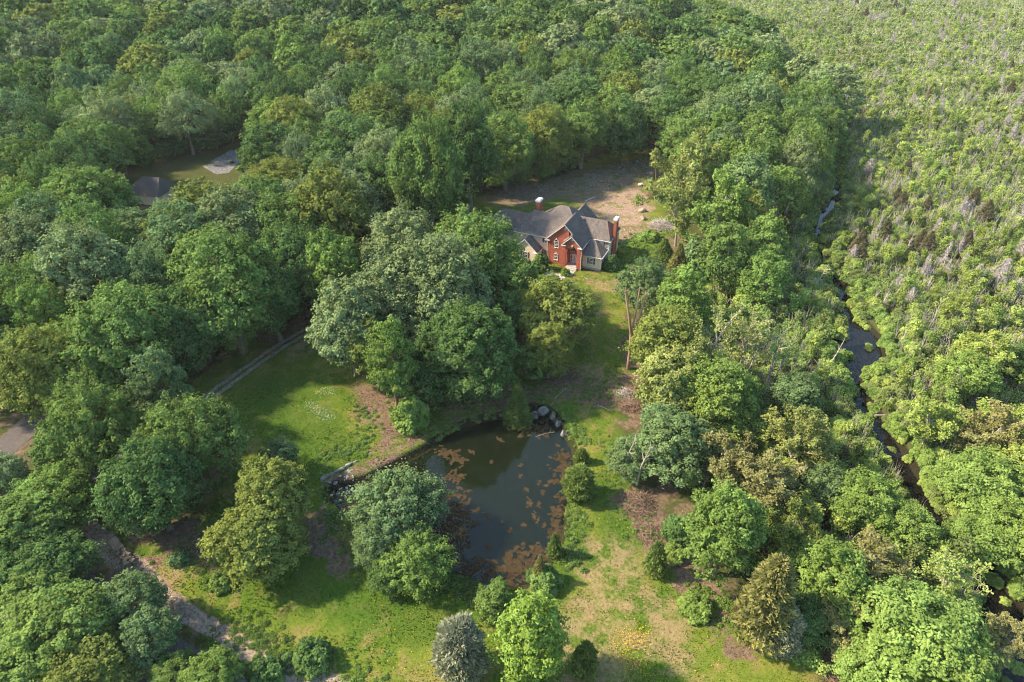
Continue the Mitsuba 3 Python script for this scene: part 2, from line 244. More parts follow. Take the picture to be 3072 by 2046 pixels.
# ---------------------------------------------------------------- rocks and stones
def rock_fn(c0, c1, c2):
    def fn(p, n, uv):
        a, b = fbm(p.x * 1.6, p.y * 1.6, p.z * 1.6), fbm(p.x * 7, p.y * 7, p.z * 7)
        return mix(mix(c0, c1, smoothstep(0.3, 0.7, a)), c2, smoothstep(0.58, 0.72, b) * 0.6)
    return fn
diffuse('mat_grey_rock', rock_fn((0.15, 0.15, 0.15), (0.30, 0.30, 0.29), (0.42, 0.42, 0.41)))
diffuse('mat_tan_rock', rock_fn((0.25, 0.20, 0.15), (0.42, 0.35, 0.28), (0.50, 0.46, 0.40)))
diffuse('mat_white_rock', rock_fn((0.45, 0.43, 0.40), (0.62, 0.60, 0.56), (0.36, 0.33, 0.28)))
def rock(size, seed, sub=3):
    g = np.random.default_rng(seed); m = trimesh.creation.icosphere(subdivisions=sub); v = np.array(m.vertices)
    for _ in range(9):
        d = g.normal(size=3); d /= np.linalg.norm(d); c = g.uniform(0.55, 0.85)
        v -= np.maximum(v @ d - c, 0)[:, None] * d
    v *= 1 + 0.16 * (meshkit.fbm(v * 2.3 + seed, 3)[:, None] - 0.5) * 2
    return v * np.asarray(size) / 2, np.array(m.faces)
def boulder(x, y, size, mat, label, seed, rz=0.0, sink=0.25, name='boulder', cat='boulder', group=None, z=None):
    k = put(numbered(name), moved(rock(size, seed), (x, y, (float(terrain(x, y)) if z is None else z) + size[2] * (0.5 - sink)), rz), mat, smooth=32)
    return tag(k, label, cat, group)
for x, y, sx, sy, sz, rz, mt, lb in [
    (40.06, 203.81, 2.0, 1.6, 1.5, .3, 'mat_white_rock', 'white boulder on the bare dirt beside the thin bare pole tree'),
    (37.72, 189.62, 2.0, 2.7, .8, -.2, 'mat_tan_rock', 'flat tan slab tilted beside the brush, farthest of the three rocks right of the house'),
    (37.45, 183.87, 2.6, 1.9, 1.5, .4, 'mat_tan_rock', 'tan angular boulder in the middle of the three rocks right of the house'),
    (36.71, 178.39, 2.5, 1.9, 1.5, 0, 'mat_tan_rock', 'rounded grey tan boulder nearest the house of the three rocks'),
    (45.13, 213.70, 1.8, 1.6, 1.3, .7, 'mat_tan_rock', 'brown boulder behind the thin bare pole tree at the back of the dirt clearing'),
    (43.77, 209.81, 1.6, 1.2, .8, .2, 'mat_tan_rock', 'low orange brown rock in front of the boulder at the back of the dirt clearing'),
    (42.54, 225.46, .9, .8, .6, .2, 'mat_white_rock', 'small pale rock at the far edge of the dirt clearing'),
    (28.40, 228.36, .9, .7, .5, .2, 'mat_tan_rock', 'small orange rock below the far wood edge of the dirt clearing'),
    (-3.11, 57.61, 1.0, .8, .7, .5, 'mat_grey_rock', 'grey rock on the near pond bank beside the bright lone tree')]:
    boulder(x, y, (sx, sy, sz), mt, lb, abs(int(x * 10 + y)), rz)
LEDGE = [(-29.78, 78.13, 2.2, 1, 1.3, 0.9), (-28.77, 78.90, 1.6, 0.8, 1, 0.8), (-27.77, 79.78, 2.4, 1, 1.2, 0.5), (-26.72, 80.87, 2, 0.9, 1.1, 0.4), (-25.74, 81.67, 1.5, 0.9, 0.9, 0.5), (-28.99, 77.37, 1, 0.8, 0.6, 0.2), (-26.04, 79.58, 2.2, 1.2, 0.8, 0.1), (-28.05, 77.18, 0.9, 0.7, 0.6, 1)]
for i, (x, y, sx, sy, sz, rz) in enumerate(LEDGE):
    boulder(x, y, (sx, sy, sz), 'mat_grey_rock', 'grey stone slab of the broken ledge curving round the west arm of the pond', 300 + i, rz, .3, 'ledge_stone', 'stone', 'ledge stones at the west arm of the pond', z=-0.35)
for i, (x, y, sx, sy, sz, rz) in enumerate([(5.72, 95.10, 2.3, 1.1, 2.2, 0.2), (3.97, 94.01, 1.6, 0.8, 2, -0.2), (7.44, 93.53, 1.3, 1.2, 1.9, -0.9), (8.20, 91.88, 1.1, 1.6, 1.8, -0.7), (9.04, 89.35, 1.2, 1.3, 1.4, -0.6), (2.32, 93.06, 1.3, 0.8, 1.2, 0)]):
    boulder(x, y, (sx, sy, sz), 'mat_grey_rock', 'pale grey rock slab standing in the far right corner bank of the pond', 330 + i, rz, .15, 'bank_stone', 'stone', 'rock slabs at the far corner of the pond', z=-1.2)
m = MB(); g = np.random.default_rng(11)
for (x0, y0, x1, y1, r, n) in [(-27.7, 75.6, -24.6, 77.2, 1, 26), (-27.2, 77.9, -25.2, 78.7, 1.2, 14), (-26.9, 72.0, -25.4, 70.9, 0.6, 8), (-29.0, 72.5, -25.8, 68.2, 0.8, 16)]:
    for _ in range(n):
        t = g.uniform(); x, y = x0 + (x1 - x0) * t + g.normal() * r * .6, y0 + (y1 - y0) * t + g.normal() * r * .6; s = g.uniform(.15, .5)
        m.add(*moved(rock((s, s * .8, s * .6), int(g.integers(9999)), 1), (x, y, float(terrain(x, y)) + s * .15), g.uniform(0, 6)))
for (x0, y0, x1, y1, r, n) in [(1.7, 199.1, 21.0, 206.4, 6, 260), (21.1, 208.3, 44.1, 222.2, 7, 300), (26.2, 179.6, 33.2, 185.8, 5, 120), (20.7, 202.7, 31.0, 210.2, 5, 150)]:
    for _ in range(n):
        t = g.uniform(); x, y = x0 + (x1 - x0) * t + g.normal() * r * .6, y0 + (y1 - y0) * t + g.normal() * r * .6; s = g.uniform(.08, .34)
        m.add(*moved(rock((s, s * .8, s * .6), int(g.integers(9999)), 1), (x, y, float(terrain(x, y)) + s * .15), g.uniform(0, 6)))
put('rubble', m.get(), 'mat_white_rock'); tag('rubble', 'pale stones strewn over the dirt clearing and the pond edge', kind='stuff')
# dry stone wall at the lower left: capstones first, then loose stones
wall = tag('stone_wall', 'short dry stone wall with flat capstones, ruined at its near end beside the dirt path', 'stone wall')
A, B = np.array([-58.21, 65.97]), np.array([-53.27, 61.56]); L = float(np.hypot(*(B - A))); ax = (B - A) / L; nx = np.array([-ax[1], ax[0]])
diffuse('mat_wall_stone', rock_fn((0.22, 0.17, 0.13), (0.36, 0.29, 0.23), (0.45, 0.41, 0.36)))
g = np.random.default_rng(12); wrot = math.atan2(ax[1], ax[0])
def stone(x, y, z, sx, sy, sz, rz):
    m = trimesh.creation.box((sx, sy, sz)); v = np.array(m.vertices) * g.uniform(.86, 1.06, (8, 3)); f = np.array(m.faces)
    put(numbered('stone_wall__stone'), moved((v, f), (x, y, z), rz), 'mat_wall_stone')
s = 0.0
while s < L:
    l = g.uniform(.5, .8); ruined = s > L * .55
    for row in range(3):
        for side in (-.32, .32):
            if ruined and g.uniform() < .12: continue
            q = A + ax * (s + l / 2) + nx * (side + g.normal() * (.1 if ruined else .02))
            stone(q[0], q[1], .18 + row * .3 - (.1 if ruined and row else 0), l * .92, .56, .29, wrot + g.normal() * (.5 if ruined else .05))
    if not ruined:
        q = A + ax * (s + l / 2); stone(q[0], q[1], 1.02, l * .96, 1.25, .14, wrot)
    s += l
for _ in range(46):
    t, o = g.uniform(.5, 1.05), g.normal() * .5; q = A + ax * (L * t) + nx * o; sz = g.uniform(.22, .5)
    stone(q[0], q[1], max(.1, .9 - abs(o) * .9) * g.uniform(.5, 1.05), sz, sz * .7, sz * .5, g.uniform(0, 3))
for _ in range(30):
    t = g.uniform(0, 1); q = A + ax * (L * t) + nx * -g.uniform(.7, 1.6); sz = g.uniform(.2, .45); stone(q[0], q[1], .1, sz, sz * .8, sz * .5, g.uniform(0, 3))

# ---------------------------------------------------------------- the house (its own axes: x along the front, y to the back)
HO, HA = np.array([12.4, 149.8]), math.radians(-24.0)
def H(vf):
    v, f = vf
    return moved((np.asarray(v, float), f), (HO[0], HO[1], 0), HA)
def brick_fn(p, n, uv):
    c, k = math.cos(HA), math.sin(HA)
    u = (p.x * c + p.y * k) + (-p.x * k + p.y * c) * 0.97
    row = dr.floor(p.z / 0.075); b = dr.floor(u / 0.22 + row * 0.5)
    tone = cell_rand(b, row, 3.0); fz = p.z / 0.075 - row; fu = u / 0.22 + row * 0.5 - b
    c0 = mix((0.33, 0.085, 0.055), (0.48, 0.15, 0.10), tone)
    joint = dr.maximum(smoothstep(0.82, 0.95, fz), smoothstep(0.93, 0.98, fu))
    return mix(c0, (0.42, 0.32, 0.27), joint * 0.55) * (0.85 + 0.3 * fbm(p.x * 0.5, p.y * 0.5, p.z * 0.6))
def shingle_fn(p, n, uv):
    c, k = math.cos(HA), math.sin(HA)
    lx, ly = p.x * c + p.y * k, -p.x * k + p.y * c
    row = dr.floor(p.z / 0.1); t = cell_rand(dr.floor((lx + ly) / 0.3 + row * 0.5), row, 2.0)
    st = fbm(lx * 1.2, ly * 1.2, p.z * 0.12)
    c0 = mix((0.115, 0.100, 0.097), (0.190, 0.170, 0.163), t) * (0.75 + 0.5 * st)
    c0 = mix(c0, (0.18, 0.165, 0.15), smoothstep(0.60, 0.80, fbm(lx * 2.2, ly * 2.2, p.z * 0.25)) * smoothstep(6.5, 11.5, p.z) * 0.6)
    return c0 * (0.9 + 0.2 * smoothstep(0.0, 0.25, p.z / 0.1 - row))
def siding_fn(p, n, uv):
    f = p.z / 0.13; f = f - dr.floor(f)
    return mi.Color3f(0.78, 0.66, 0.54) * (0.9 + 0.1 * smoothstep(0.0, 0.2, f)) * (0.93 + 0.14 * fbm(p.x * 0.7, p.y * 0.7, p.z * 2))
diffuse('mat_brick', brick_fn); diffuse('mat_shingle', shingle_fn); diffuse('mat_siding', siding_fn)
diffuse('mat_white_trim', lambda p, n, uv: mi.Color3f(0.74, 0.74, 0.73) * (0.9 + 0.16 * fbm(p.x * 2, p.y * 2, p.z * 2)), rough=.5)
diffuse('mat_shutter', (0.11, 0.055, 0.075), rough=.5); diffuse('mat_soil_bed', (0.10, 0.07, 0.05)); diffuse('mat_dark', (0.02, 0.02, 0.02))
scene['mat_pane'] = {'type': 'twosided', 'b': {'type': 'principled', 'base_color': {'type': 'rgb', 'value': [0.02, 0.022, 0.022]}, 'roughness': 0.05, 'specular': 0.6}}
h = tag('brick_house', 'large red brick and beige house with steep dark roofs and two white-capped chimneys', 'house')
def hp(part, mb, mat, label=None, **kw):
    k = put(numbered(f'{h}__{part}'), H(mb.get() if isinstance(mb, MB) else mb), mat, **kw)
    return tag(k, label) if label else k
def hull(pts): c = trimesh.convex.convex_hull(np.array(pts, float)); return np.array(c.vertices), np.array(c.faces)
# walls
def wall_prism(poly, y0, y1):                     # polygon in (x, z), extruded from y0 back to y1
    m = trimesh.creation.extrude_polygon(poly, y1 - y0, engine='earcut'); v = np.array(m.vertices)
    return np.c_[v[:, 0], y0 + (v[:, 2] if False else v[:, 2]), v[:, 1]], np.array(m.faces)[:, ::-1]
def gable(x0, x1, xm, ze, zp): return Polygon([(x0, 0), (x1, 0), (x1, ze), (xm, zp), (x0, ze)])
hp('wall', wall_prism(Polygon([(-4.3, 0), (4.6, 0), (4.6, 6.05), (2.2, 8.35), (-.15, 10.55), (-4.3, 6.65)]), 1.9, 9), 'mat_brick', 'red brick wall of the tall front gable')
arch = Point(2.35, 4.65).buffer(1.25, 24).union(shapely.box(1.1, .3, 3.6, 4.65))
front = Polygon([(0, 0), (4.65, 0), (4.65, 5.95), (4.62, 5.95), (2.2, 8.35), (0, 6.1)]).difference(arch)
hp('portico_wall', wall_prism(front, -.1, .35), 'mat_brick', 'red brick porch front with a tall round arch')
fb = MB(); fb.box(-4.3, 0, .9, 1.9, 0, 5.9); hp('front_bay', fb, 'mat_brick')
pp = Polygon([(-4.3, 5.9), (0, 5.9), (0, 6.1), (1.05, 7.1), (1.0, 9.45), (-.15, 10.55), (-4.3, 6.65)]); hp('gable_wall', wall_prism(pp, .9, 1.897), 'mat_brick')
m = MB(); m.box(0, 1.1, .35, 1.897, 0, 6.0); m.box(3.6, 4.65, .35, 1.897, 0, 5.9); hp('porch_side', m, 'mat_brick')
m = MB(); m.box(1.1, 3.6, .35, 1.897, 5.95, 6.1); hp('porch_ceiling', m, 'mat_white_trim')
m = MB(); m.box(1.1, 3.6, -.1, 1.897, 0, .75); m.box(.95, 3.75, -.55, -.1, 0, .5); m.box(.8, 3.9, -1.0, -.55, 0, .25); hp('porch_step', m, 'mat_concrete')
m = MB(); m.box(4.6, 9.25, 1.5, 6.4, .55, 3.55); hp('low_wall', m, 'mat_siding', 'beige clapboard wall of the low room right of the porch')
m = MB(); m.box(2.5, 9.7, 6.3, 14.6, .55, 6.05); hp('right_wall', m, 'mat_siding')
m = MB(); m.box(-13.5, -4.3, 2.5, 13.2, .4, 6.05); hp('left_wall', m, 'mat_siding')
m = MB(); m.box(-6, 3.4, 13, 17.0, .4, 6.05); hp('back_wall', m, 'mat_siding')
hp('small_gable_wall', wall_prism(gable(-12.8, -6.6, -9.7, 2.95, 5.7), -.6, 2.5), 'mat_siding', 'beige small front gable left of the brick front')
m = MB(); m.box(-24.5, -13.5, 4.5, 16, .2, 3.6); hp('garage_wall', m, 'mat_siding')
m = MB(); m.box(4.6, 9.22, 1.53, 6.3, 0, .55); m.box(2.5, 9.67, 6.33, 14.5, 0, .55); m.box(-13.5, -4.3, 2.53, 13, 0, .4); m.box(9.65, 10.62, 8.2, 10.2, 0, .4); hp('foundation', m, 'mat_concrete')
# roofs
hp('roof', hull([(-14, 2.0, 6.1), (0, 2.0, 6.1), (0, 13.4, 6.1), (-14, 13.4, 6.1), (-11, 7.7, 10.2), (-2, 7.7, 10.2)]), 'mat_shingle')
hp('roof', hull([(-11.2, 1.99, 6.1), (4.3, 1.99, 6.1), (4.3, 17.3, 6.1), (-11.2, 17.3, 6.1), (-4.6, 9.7, 11.8), (-2.3, 9.7, 11.8)]), 'mat_shingle')
hp('roof', hull([(1.5, 5.9, 6.1), (10.0, 5.9, 6.1), (10.0, 14.9, 6.1), (1.5, 14.9, 6.1), (0, 10.35, 9.5), (7.6, 10.35, 9.5)]), 'mat_shingle')
hp('low_roof', hull([(4.45, 1.1, 3.7), (9.55, 1.1, 3.7), (9.55, 6.35, 3.7), (4.45, 6.35, 3.7), (4.45, 6.35, 6.25), (5.8, 6.35, 6.25), (4.45, 1.1, 3.62), (9.55, 1.1, 3.62), (9.55, 6.35, 3.62), (4.45, 6.35, 3.62)]), 'mat_shingle')
def slope(x0, z0, x1, z1, y0, y1, th=.16):        # one pitched slab from (x0, z0) to (x1, z1), between y0 and y1
    return hull([(x, y, z + d) for x, z in ((x0, z0), (x1, z1)) for y in (y0, y1) for d in (0, th)])
hp('gable_roof', slope(-4.95, 6.2, -.05, 10.85, .55, 9.2), 'mat_shingle')
hp('gable_roof', slope(-.05, 10.85, 2.25, 8.55, .55, 9.2), 'mat_shingle'); hp('gable_roof', slope(2.25, 8.55, 4.95, 5.9, -.45, 9.2), 'mat_shingle', 'dark shaded right slope of the front gable roof')
hp('portico_roof', slope(-.35, 6.05, 2.2, 8.52, -.45, .9), 'mat_shingle')
hp('back_gable_roof', slope(-4.6, 5.6, -.6, 9.8, 10, 17.6), 'mat_shingle'); hp('back_gable_roof', slope(-.6, 9.8, 3.6, 5.6, 10, 17.6), 'mat_shingle')
m = MB(); hp('back_gable_wall', wall_prism(gable(-4.2, 3.2, -.6, 5.9, 9.7), 16.9, 17.2), 'mat_siding')
hp('small_gable_roof', slope(-13.1, 2.75, -9.7, 5.9, -1.0, 6.2), 'mat_shingle'); hp('small_gable_roof', slope(-9.7, 5.9, -6.3, 2.75, -1.0, 5.0), 'mat_shingle')
hp('garage_roof', hull([(-25.3, 4.2, 3.6), (-12, 4.2, 3.6), (-12, 16.4, 3.6), (-25.3, 16.4, 3.6), (-20.9, 10.3, 7.9), (-12, 10.3, 7.9)]), 'mat_shingle')
# white trim: rakes, eaves, corner boards, downspouts, band lines
def bar(p0, p1, w, d):                            # a square bar from p0 to p1, w wide (z) and d deep (y)
    p0, p1 = np.array(p0, float), np.array(p1, float)
    return hull([p + (0, a, b) for p in (p0, p1) for a in (0, d) for b in (0, -w)])
def trims(part, items, mat='mat_white_trim'):
    for it in items: hp(part, bar(*it) if len(it) == 4 else hull([(x, y, z) for x in it[0:2] for y in it[2:4] for z in it[4:6]]), mat)
trims('rake_board', [((-4.98, .5, 6.3), (-.05, .5, 10.98), .22, .06), ((-.05, .5, 10.98), (2.0, .5, 8.98), .22, .06)])
trims('rake_board', [((-.4, -.5, 6.15), (2.2, -.5, 8.7), .22, .06), ((2.2, -.5, 8.7), (4.98, -.5, 6.0), .22, .06)])
trims('rake_board', [((-13.15, -1.06, 2.85), (-9.7, -1.06, 6.05), .2, .06), ((-9.7, -1.06, 6.05), (-6.25, -1.06, 2.85), .2, .06)])
trims('eave_return', [(-5.0, -3.75, .45, .95, 6.12, 6.28), (-.4, .75, -.55, -.05, 5.98, 6.14), (3.75, 5.0, -.55, -.05, 5.85, 6.0), (-7.4, -6.2, -1.1, -.6, 2.66, 2.8)])
trims('gutter', [(-14, -4.98, 1.9, 2.0, 5.98, 6.1), (4.9, 5.02, -.4, 5.9, 5.82, 5.96), (5.7, 10.1, 5.78, 5.9, 5.98, 6.1), (10.0, 10.1, 5.9, 14.9, 5.98, 6.1), (4.4, 9.65, 1.0, 1.1, 3.58, 3.7), (9.55, 9.65, 1.1, 6.2, 3.58, 3.7), (-6.3, -6.2, -1.0, 2.4, 2.64, 2.76)])
trims('corner_board', [(9.1, 9.3, 1.42, 1.5, .5, 3.6), (9.25, 9.32, 1.5, 1.7, .5, 3.6), (9.52, 9.74, 6.2, 6.3, .5, 6.0), (9.7, 9.77, 6.3, 6.55, .5, 6.0), (-6.8, -6.57, -.68, -.6, .1, 2.9), (-6.6, -6.53, -.6, -.35, .1, 2.9)])
trims('downspout', [(4.66, 4.76, -.2, -.1, .1, 5.95), (-.09, -.01, .78, .9, .1, 6.0), (-4.4, -4.31, .8, .9, .1, 6.2)])
m = MB()
for i in range(16): m.box(-.25 + i * .14, -.16 + i * .14, .82, .897, 6.55 + i * .135, 6.72 + i * .135)
hp('dentil_course', m, 'mat_white_trim')
def star(x, y, z, r):
    m = MB(); pts = [(r * (1 if i % 2 == 0 else .48) * math.cos(i * math.pi / 4), r * (1 if i % 2 == 0 else .48) * math.sin(i * math.pi / 4)) for i in range(8)]
    e = trimesh.creation.extrude_polygon(Polygon(pts), .06); v = np.array(e.vertices)
    m.add(np.c_[x + v[:, 0], y - v[:, 2], z + v[:, 1]], np.array(e.faces)); hp('gable_ornament', m, 'mat_white_trim')
star(.05, .89, 9.75, .36); star(2.25, -.11, 7.72, .36)
m = MB(); e = trimesh.creation.cylinder(radius=.28, height=.06, sections=24); v = np.array(e.vertices); m.add(np.c_[-9.6 + v[:, 0], -.63 + v[:, 2], 4.95 + v[:, 1]], np.array(e.faces)); hp('round_vent', m, 'mat_white_trim')
trims('keystone', [(2.2, 2.5, -.2, -.1, 5.88, 6.35), (-2.27, -2.0, .82, .9, 6.62, 7.0), (-2.2, -1.9, .82, .9, 2.82, 3.15), (2.2, 2.45, 1.82, 1.9, 3.1, 3.35)])
m = MB()
for x0 in (-.03, 3.9):
    for i in range(9): m.box(x0, x0 + .78, -.16, -.1, .5 + i * .5, .5 + i * .5 + .36)
for i in range(13): m.box(-4.36, -3.75, .85, .9, .35 + i * .45, .35 + i * .45 + .32)
m.box(-.03, 1.08, -.18, -.1, 4.42, 4.55); m.box(3.62, 4.68, -.18, -.1, 4.42, 4.55); hp('quoin', m, 'mat_brick')
def window(x0, x1, z0, z1, y, arched=False, nx=3, nz=4, shutters=True, side=None):
    """A sash window in a wall that faces -y at y (or +x at side)."""
    def W(v): v = np.asarray(v, float); return v if side is None else np.c_[side - (v[:, 1] - y), v[:, 0], v[:, 2]]
    def piece(key, mb, mat): a, f = mb.get(); return put(numbered(key), H((W(a), f)), mat)
    k = numbered(f'{h}__window'); fr = MB(); t = .1
    fr.box(x0, x0 + t, y - .09, y, z0, z1); fr.box(x1 - t, x1, y - .09, y, z0, z1); fr.box(x0 + t, x1 - t, y - .09, y, z0, z0 + t); fr.box(x0 + t, x1 - t, y - .088, y, z1 - t, z1); fr.box(x0 - .07, x1 + .07, y - .14, y, z0 - .1, z0)
    fr.box(x0 + t, x1 - t, y - .075, y, (z0 + z1) / 2 - .04, (z0 + z1) / 2 + .04)
    piece(k, fr, 'mat_white_trim')
    p = MB(); p.box(x0 + t, x1 - t, y - .035, y, z0 + t, z1 - t); piece(f'{k}__pane', p, 'mat_pane')
    mu = MB()
    for i in range(1, nx): a = x0 + t + (x1 - x0 - 2 * t) * i / nx; mu.box(a - .015, a + .015, y - .055, y, z0 + t, z1 - t)
    for i in range(1, nz):
        if i * 2 != nz: a = z0 + t + (z1 - z0 - 2 * t) * i / nz; mu.box(x0 + t, x1 - t, y - .05, y, a - .015, a + .015)
    piece(f'{k}__glazing_bar', mu, 'mat_white_trim')
    if arched:
        r = (x1 - x0) / 2; ring = Point((x0 + x1) / 2, z1).buffer(r, 16).intersection(shapely.box(x0, z1, x1, z1 + 9))
        for nm, sh, d, mt in (('arch_frame', ring.difference(Point((x0 + x1) / 2, z1).buffer(r - .09, 16)), .09, 'mat_white_trim'), ('arch_pane', Point((x0 + x1) / 2, z1).buffer(r - .09, 16).intersection(shapely.box(x0, z1, x1, z1 + 9)), .035, 'mat_pane')):
            e = trimesh.creation.extrude_polygon(sh, d, engine='earcut'); v = np.array(e.vertices); q = MB(); q.add(np.c_[v[:, 0], y - v[:, 2], v[:, 1]], np.array(e.faces)); piece(f'{k}__{nm}', q, mt)
    if shutters:
        for a in (x0 - .42, x1 + .06):
            s = MB(); s.box(a, a + .36, y - .05, y, z0, z1)
            for i in range(8): s.box(a + .04, a + .32, y - .065, y - .05, z0 + .08 + i * (z1 - z0 - .1) / 8, z0 + .08 + (i + .6) * (z1 - z0 - .1) / 8)
            piece(f'{h}__shutter', s, 'mat_shutter')
    return k
tag(window(-2.6, -1.52, 4.5, 6.12, .9, arched=True, shutters=False), 'round-topped upper window in the brick front')
window(-2.6, -1.52, 1.17, 2.8, .9, shutters=False); window(-5.95, -5.1, 4.32, 5.85, 2.5); window(-5.95, -5.1, 1.0, 2.6, 2.5)
window(6.25, 7.35, 1.5, 3.05, 1.5, nx=4); window(8.63, 9.38, 4.05, 5.68, 6.3); window(-10.4, -9.0, .9, 2.5, -.6)
window(3.1, 4.3, 1.2, 2.9, 0, side=9.25); window(7.05, 7.65, 4.3, 5.6, 0, shutters=False, side=9.7, nx=2); window(7.05, 7.75, 1.0, 2.6, 0, shutters=False, side=9.7, nx=2)
m = MB(); m.box(1.32, 3.15, 1.84, 1.9, 3.72, 3.82); m.box(1.32, 1.42, 1.84, 1.9, 3.82, 5.0)
fan = Point(2.35, 3.8).buffer(1.12, 20).intersection(shapely.box(1.42, 3.82, 3.4, 5))
e = trimesh.creation.extrude_polygon(fan, .03, engine='earcut'); v = np.array(e.vertices); k = hp('fanlight', m, 'mat_white_trim', 'wide arched window above the front door')
q = MB(); q.add(np.c_[v[:, 0], 1.9 - v[:, 2], v[:, 1]], np.array(e.faces)); put(f'{k}__pane', H(q.get()), 'mat_pane')
q = MB()
for i in range(7): q.box(1.6 + i * .25, 1.62 + i * .25, 1.85, 1.9, 3.82, 3.8 + math.sqrt(max(.02, 1.12 ** 2 - (1.61 + i * .25 - 2.35) ** 2)))
for z in (4.1, 4.4, 4.7): q.box(1.44, 3.2, 1.853, 1.9, z, z + .02)
put(f'{k}__glazing_bar', H(q.get()), 'mat_white_trim')
m = MB(); m.box(1.38, 1.86, 1.83, 1.9, .75, 2.95); m.box(2.86, 3.32, 1.83, 1.9, .75, 2.95); m.box(1.38, 3.32, 1.82, 1.9, 2.95, 3.08); hp('door_frame', m, 'mat_white_trim')
m = MB(); m.box(1.86, 2.86, 1.85, 1.9, .75, 2.95); k = hp('front_door', m, 'mat_white_trim', 'white front door with a tall narrow oval light')
m = MB(); m.box(2.27, 2.45, 1.83, 1.85, 1.3, 2.5); put(f'{k}__light', H(m.get()), 'mat_pane'); m = MB(); m.box(1.95, 2.02, 1.79, 1.85, 1.68, 1.78); put(f'{k}__handle', H(m.get()), 'mat_dark')
m = MB(); m.box(1.53, 1.72, 1.815, 1.83, 1.0, 2.75); hp('side_light', m, 'mat_pane'); m = MB(); m.box(3.0, 3.18, 1.815, 1.83, 1.0, 2.75); hp('side_light', m, 'mat_pane')
def chimney(x0, x1, y0, y1, zt, lb):
    m = MB(); m.box(x0, x1, y0, y1, .3, zt); k = hp('chimney', m, 'mat_brick', lb)
    c = MB(); c.box(x0 - .08, x1 + .08, y0 - .08, y1 + .08, zt, zt + .22); c.box(x0 - .16, x1 + .16, y0 - .16, y1 + .16, zt + .22, zt + .5); c.box(x0 - .05, x1 + .05, y0 - .05, y1 + .05, zt + .5, zt + .62)
    put(f'{k}__cap', H(c.get()), 'mat_white_trim')
chimney(-10.8, -9.8, 8.6, 10.5, 11.9, 'brick chimney rising behind the left ridge'); chimney(9.8, 10.5, 8.3, 10.1, 10.6, 'tall brick chimney on the right end wall')
# path, bed, shrubs by the house are further down
for i, (x0, x1, y0, y1, lb) in enumerate([(1.0, 3.7, -4.0, -1.05, 'pale concrete slab at the foot of the porch steps'), (-3.2, .9, -5.2, -3.6, 'pale concrete walk running left from the porch slab'), (-8.5, -3.3, -5.0, -3.7, 'far left concrete walk slab half hidden by tree tops'), (.2, 2.6, -6.4, -4.06, 'lower concrete slab below the porch walk')]):
    m = MB(); m.box(x0, x1, y0, y1, -.1, .07); k = put(numbered('walk_slab'), H(m.get()), 'mat_concrete'); tag(k, kind='structure')
m = MB(); m.box(4.7, 9.6, .6, 1.45, -.1, .05); put('soil_bed', H(m.get()), 'mat_soil_bed'); tag('soil_bed', kind='structure')
# white pole lying on the dirt behind the house
P0, P1 = np.array([21.70, 191.26]), np.array([24.84, 194.28]); m = MB(); m.tube([[*P0, .12], [*P1, .12]], .11, 8); k = put('white_pole', m.get(), 'mat_white_trim', smooth=40); tag(k, 'white pole lying on the dirt behind the house roof', 'pole')
# neighbouring house, seen between the trees
diffuse('mat_grey_roof', lambda p, n, uv: mix((0.085, 0.080, 0.080), (0.14, 0.135, 0.135), fbm(p.x * 2, p.y * 2, p.z * 6)))
nb = tag('neighbour_house', 'grey shingled roof half hidden by trees on the shaded lawn to the left', 'house')
NA, NO = math.radians(-14), np.array([-106.92, 193.34])
def NH(vf): return moved(vf, (NO[0], NO[1], float(hill(*NO))), NA)
m = MB(); m.box(-5.5, 5.5, -4.5, 4, 0, 3.0); put(f'{nb}__wall', NH(m.get()), 'mat_siding')
put(f'{nb}__roof', NH(hull([(-6.2, -5.2, 3), (6.2, -5.2, 3), (6.2, 4.6, 3), (-6.2, 4.6, 3), (-1.8, -.3, 7.0), (4, -.3, 7.0)])), 'mat_grey_roof')
sh = tag('roadside_shed', 'low grey roof corner at the bottom edge beneath the trees', 'shed'); SO = np.array([-34.34, 43.46])
m = MB(); m.box(-3, 3, -4, 2, 0, 2.2); put(f'{sh}__wall', moved(m.get(), (*SO, 0), -.7), 'mat_siding'); put(f'{sh}__roof', moved(hull([(-3.4, -4.4, 2.2), (3.4, -4.4, 2.2), (3.4, 2.4, 2.2), (-3.4, 2.4, 2.2), (-3.4, -1, 3.4), (3.4, -1, 3.4)]), (*SO, 0), -.7), 'mat_grey_roof')
# small white bird house on a post and two pale boxes in the glade at the right edge
bh = tag('bird_house', 'small white peaked box on a post in the shady glade at the right edge', 'bird house'); x, y = 94.57, 103.21
m = MB(); m.tube([[x, y, 0], [x, y, 2.2]], .06); put(f'{bh}__post', m.get(), 'mat_dark'); m = MB(); m.box(x - .3, x + .3, y - .3, y + .3, 2.2, 2.75); put(f'{bh}__box', m.get(), 'mat_white_trim')
put(f'{bh}__roof', hull([(x - .4, y - .4, 2.75), (x + .4, y - .4, 2.75), (x + .4, y + .4, 2.75), (x - .4, y + .4, 2.75), (x, y, 3.2)]), 'mat_white_trim')

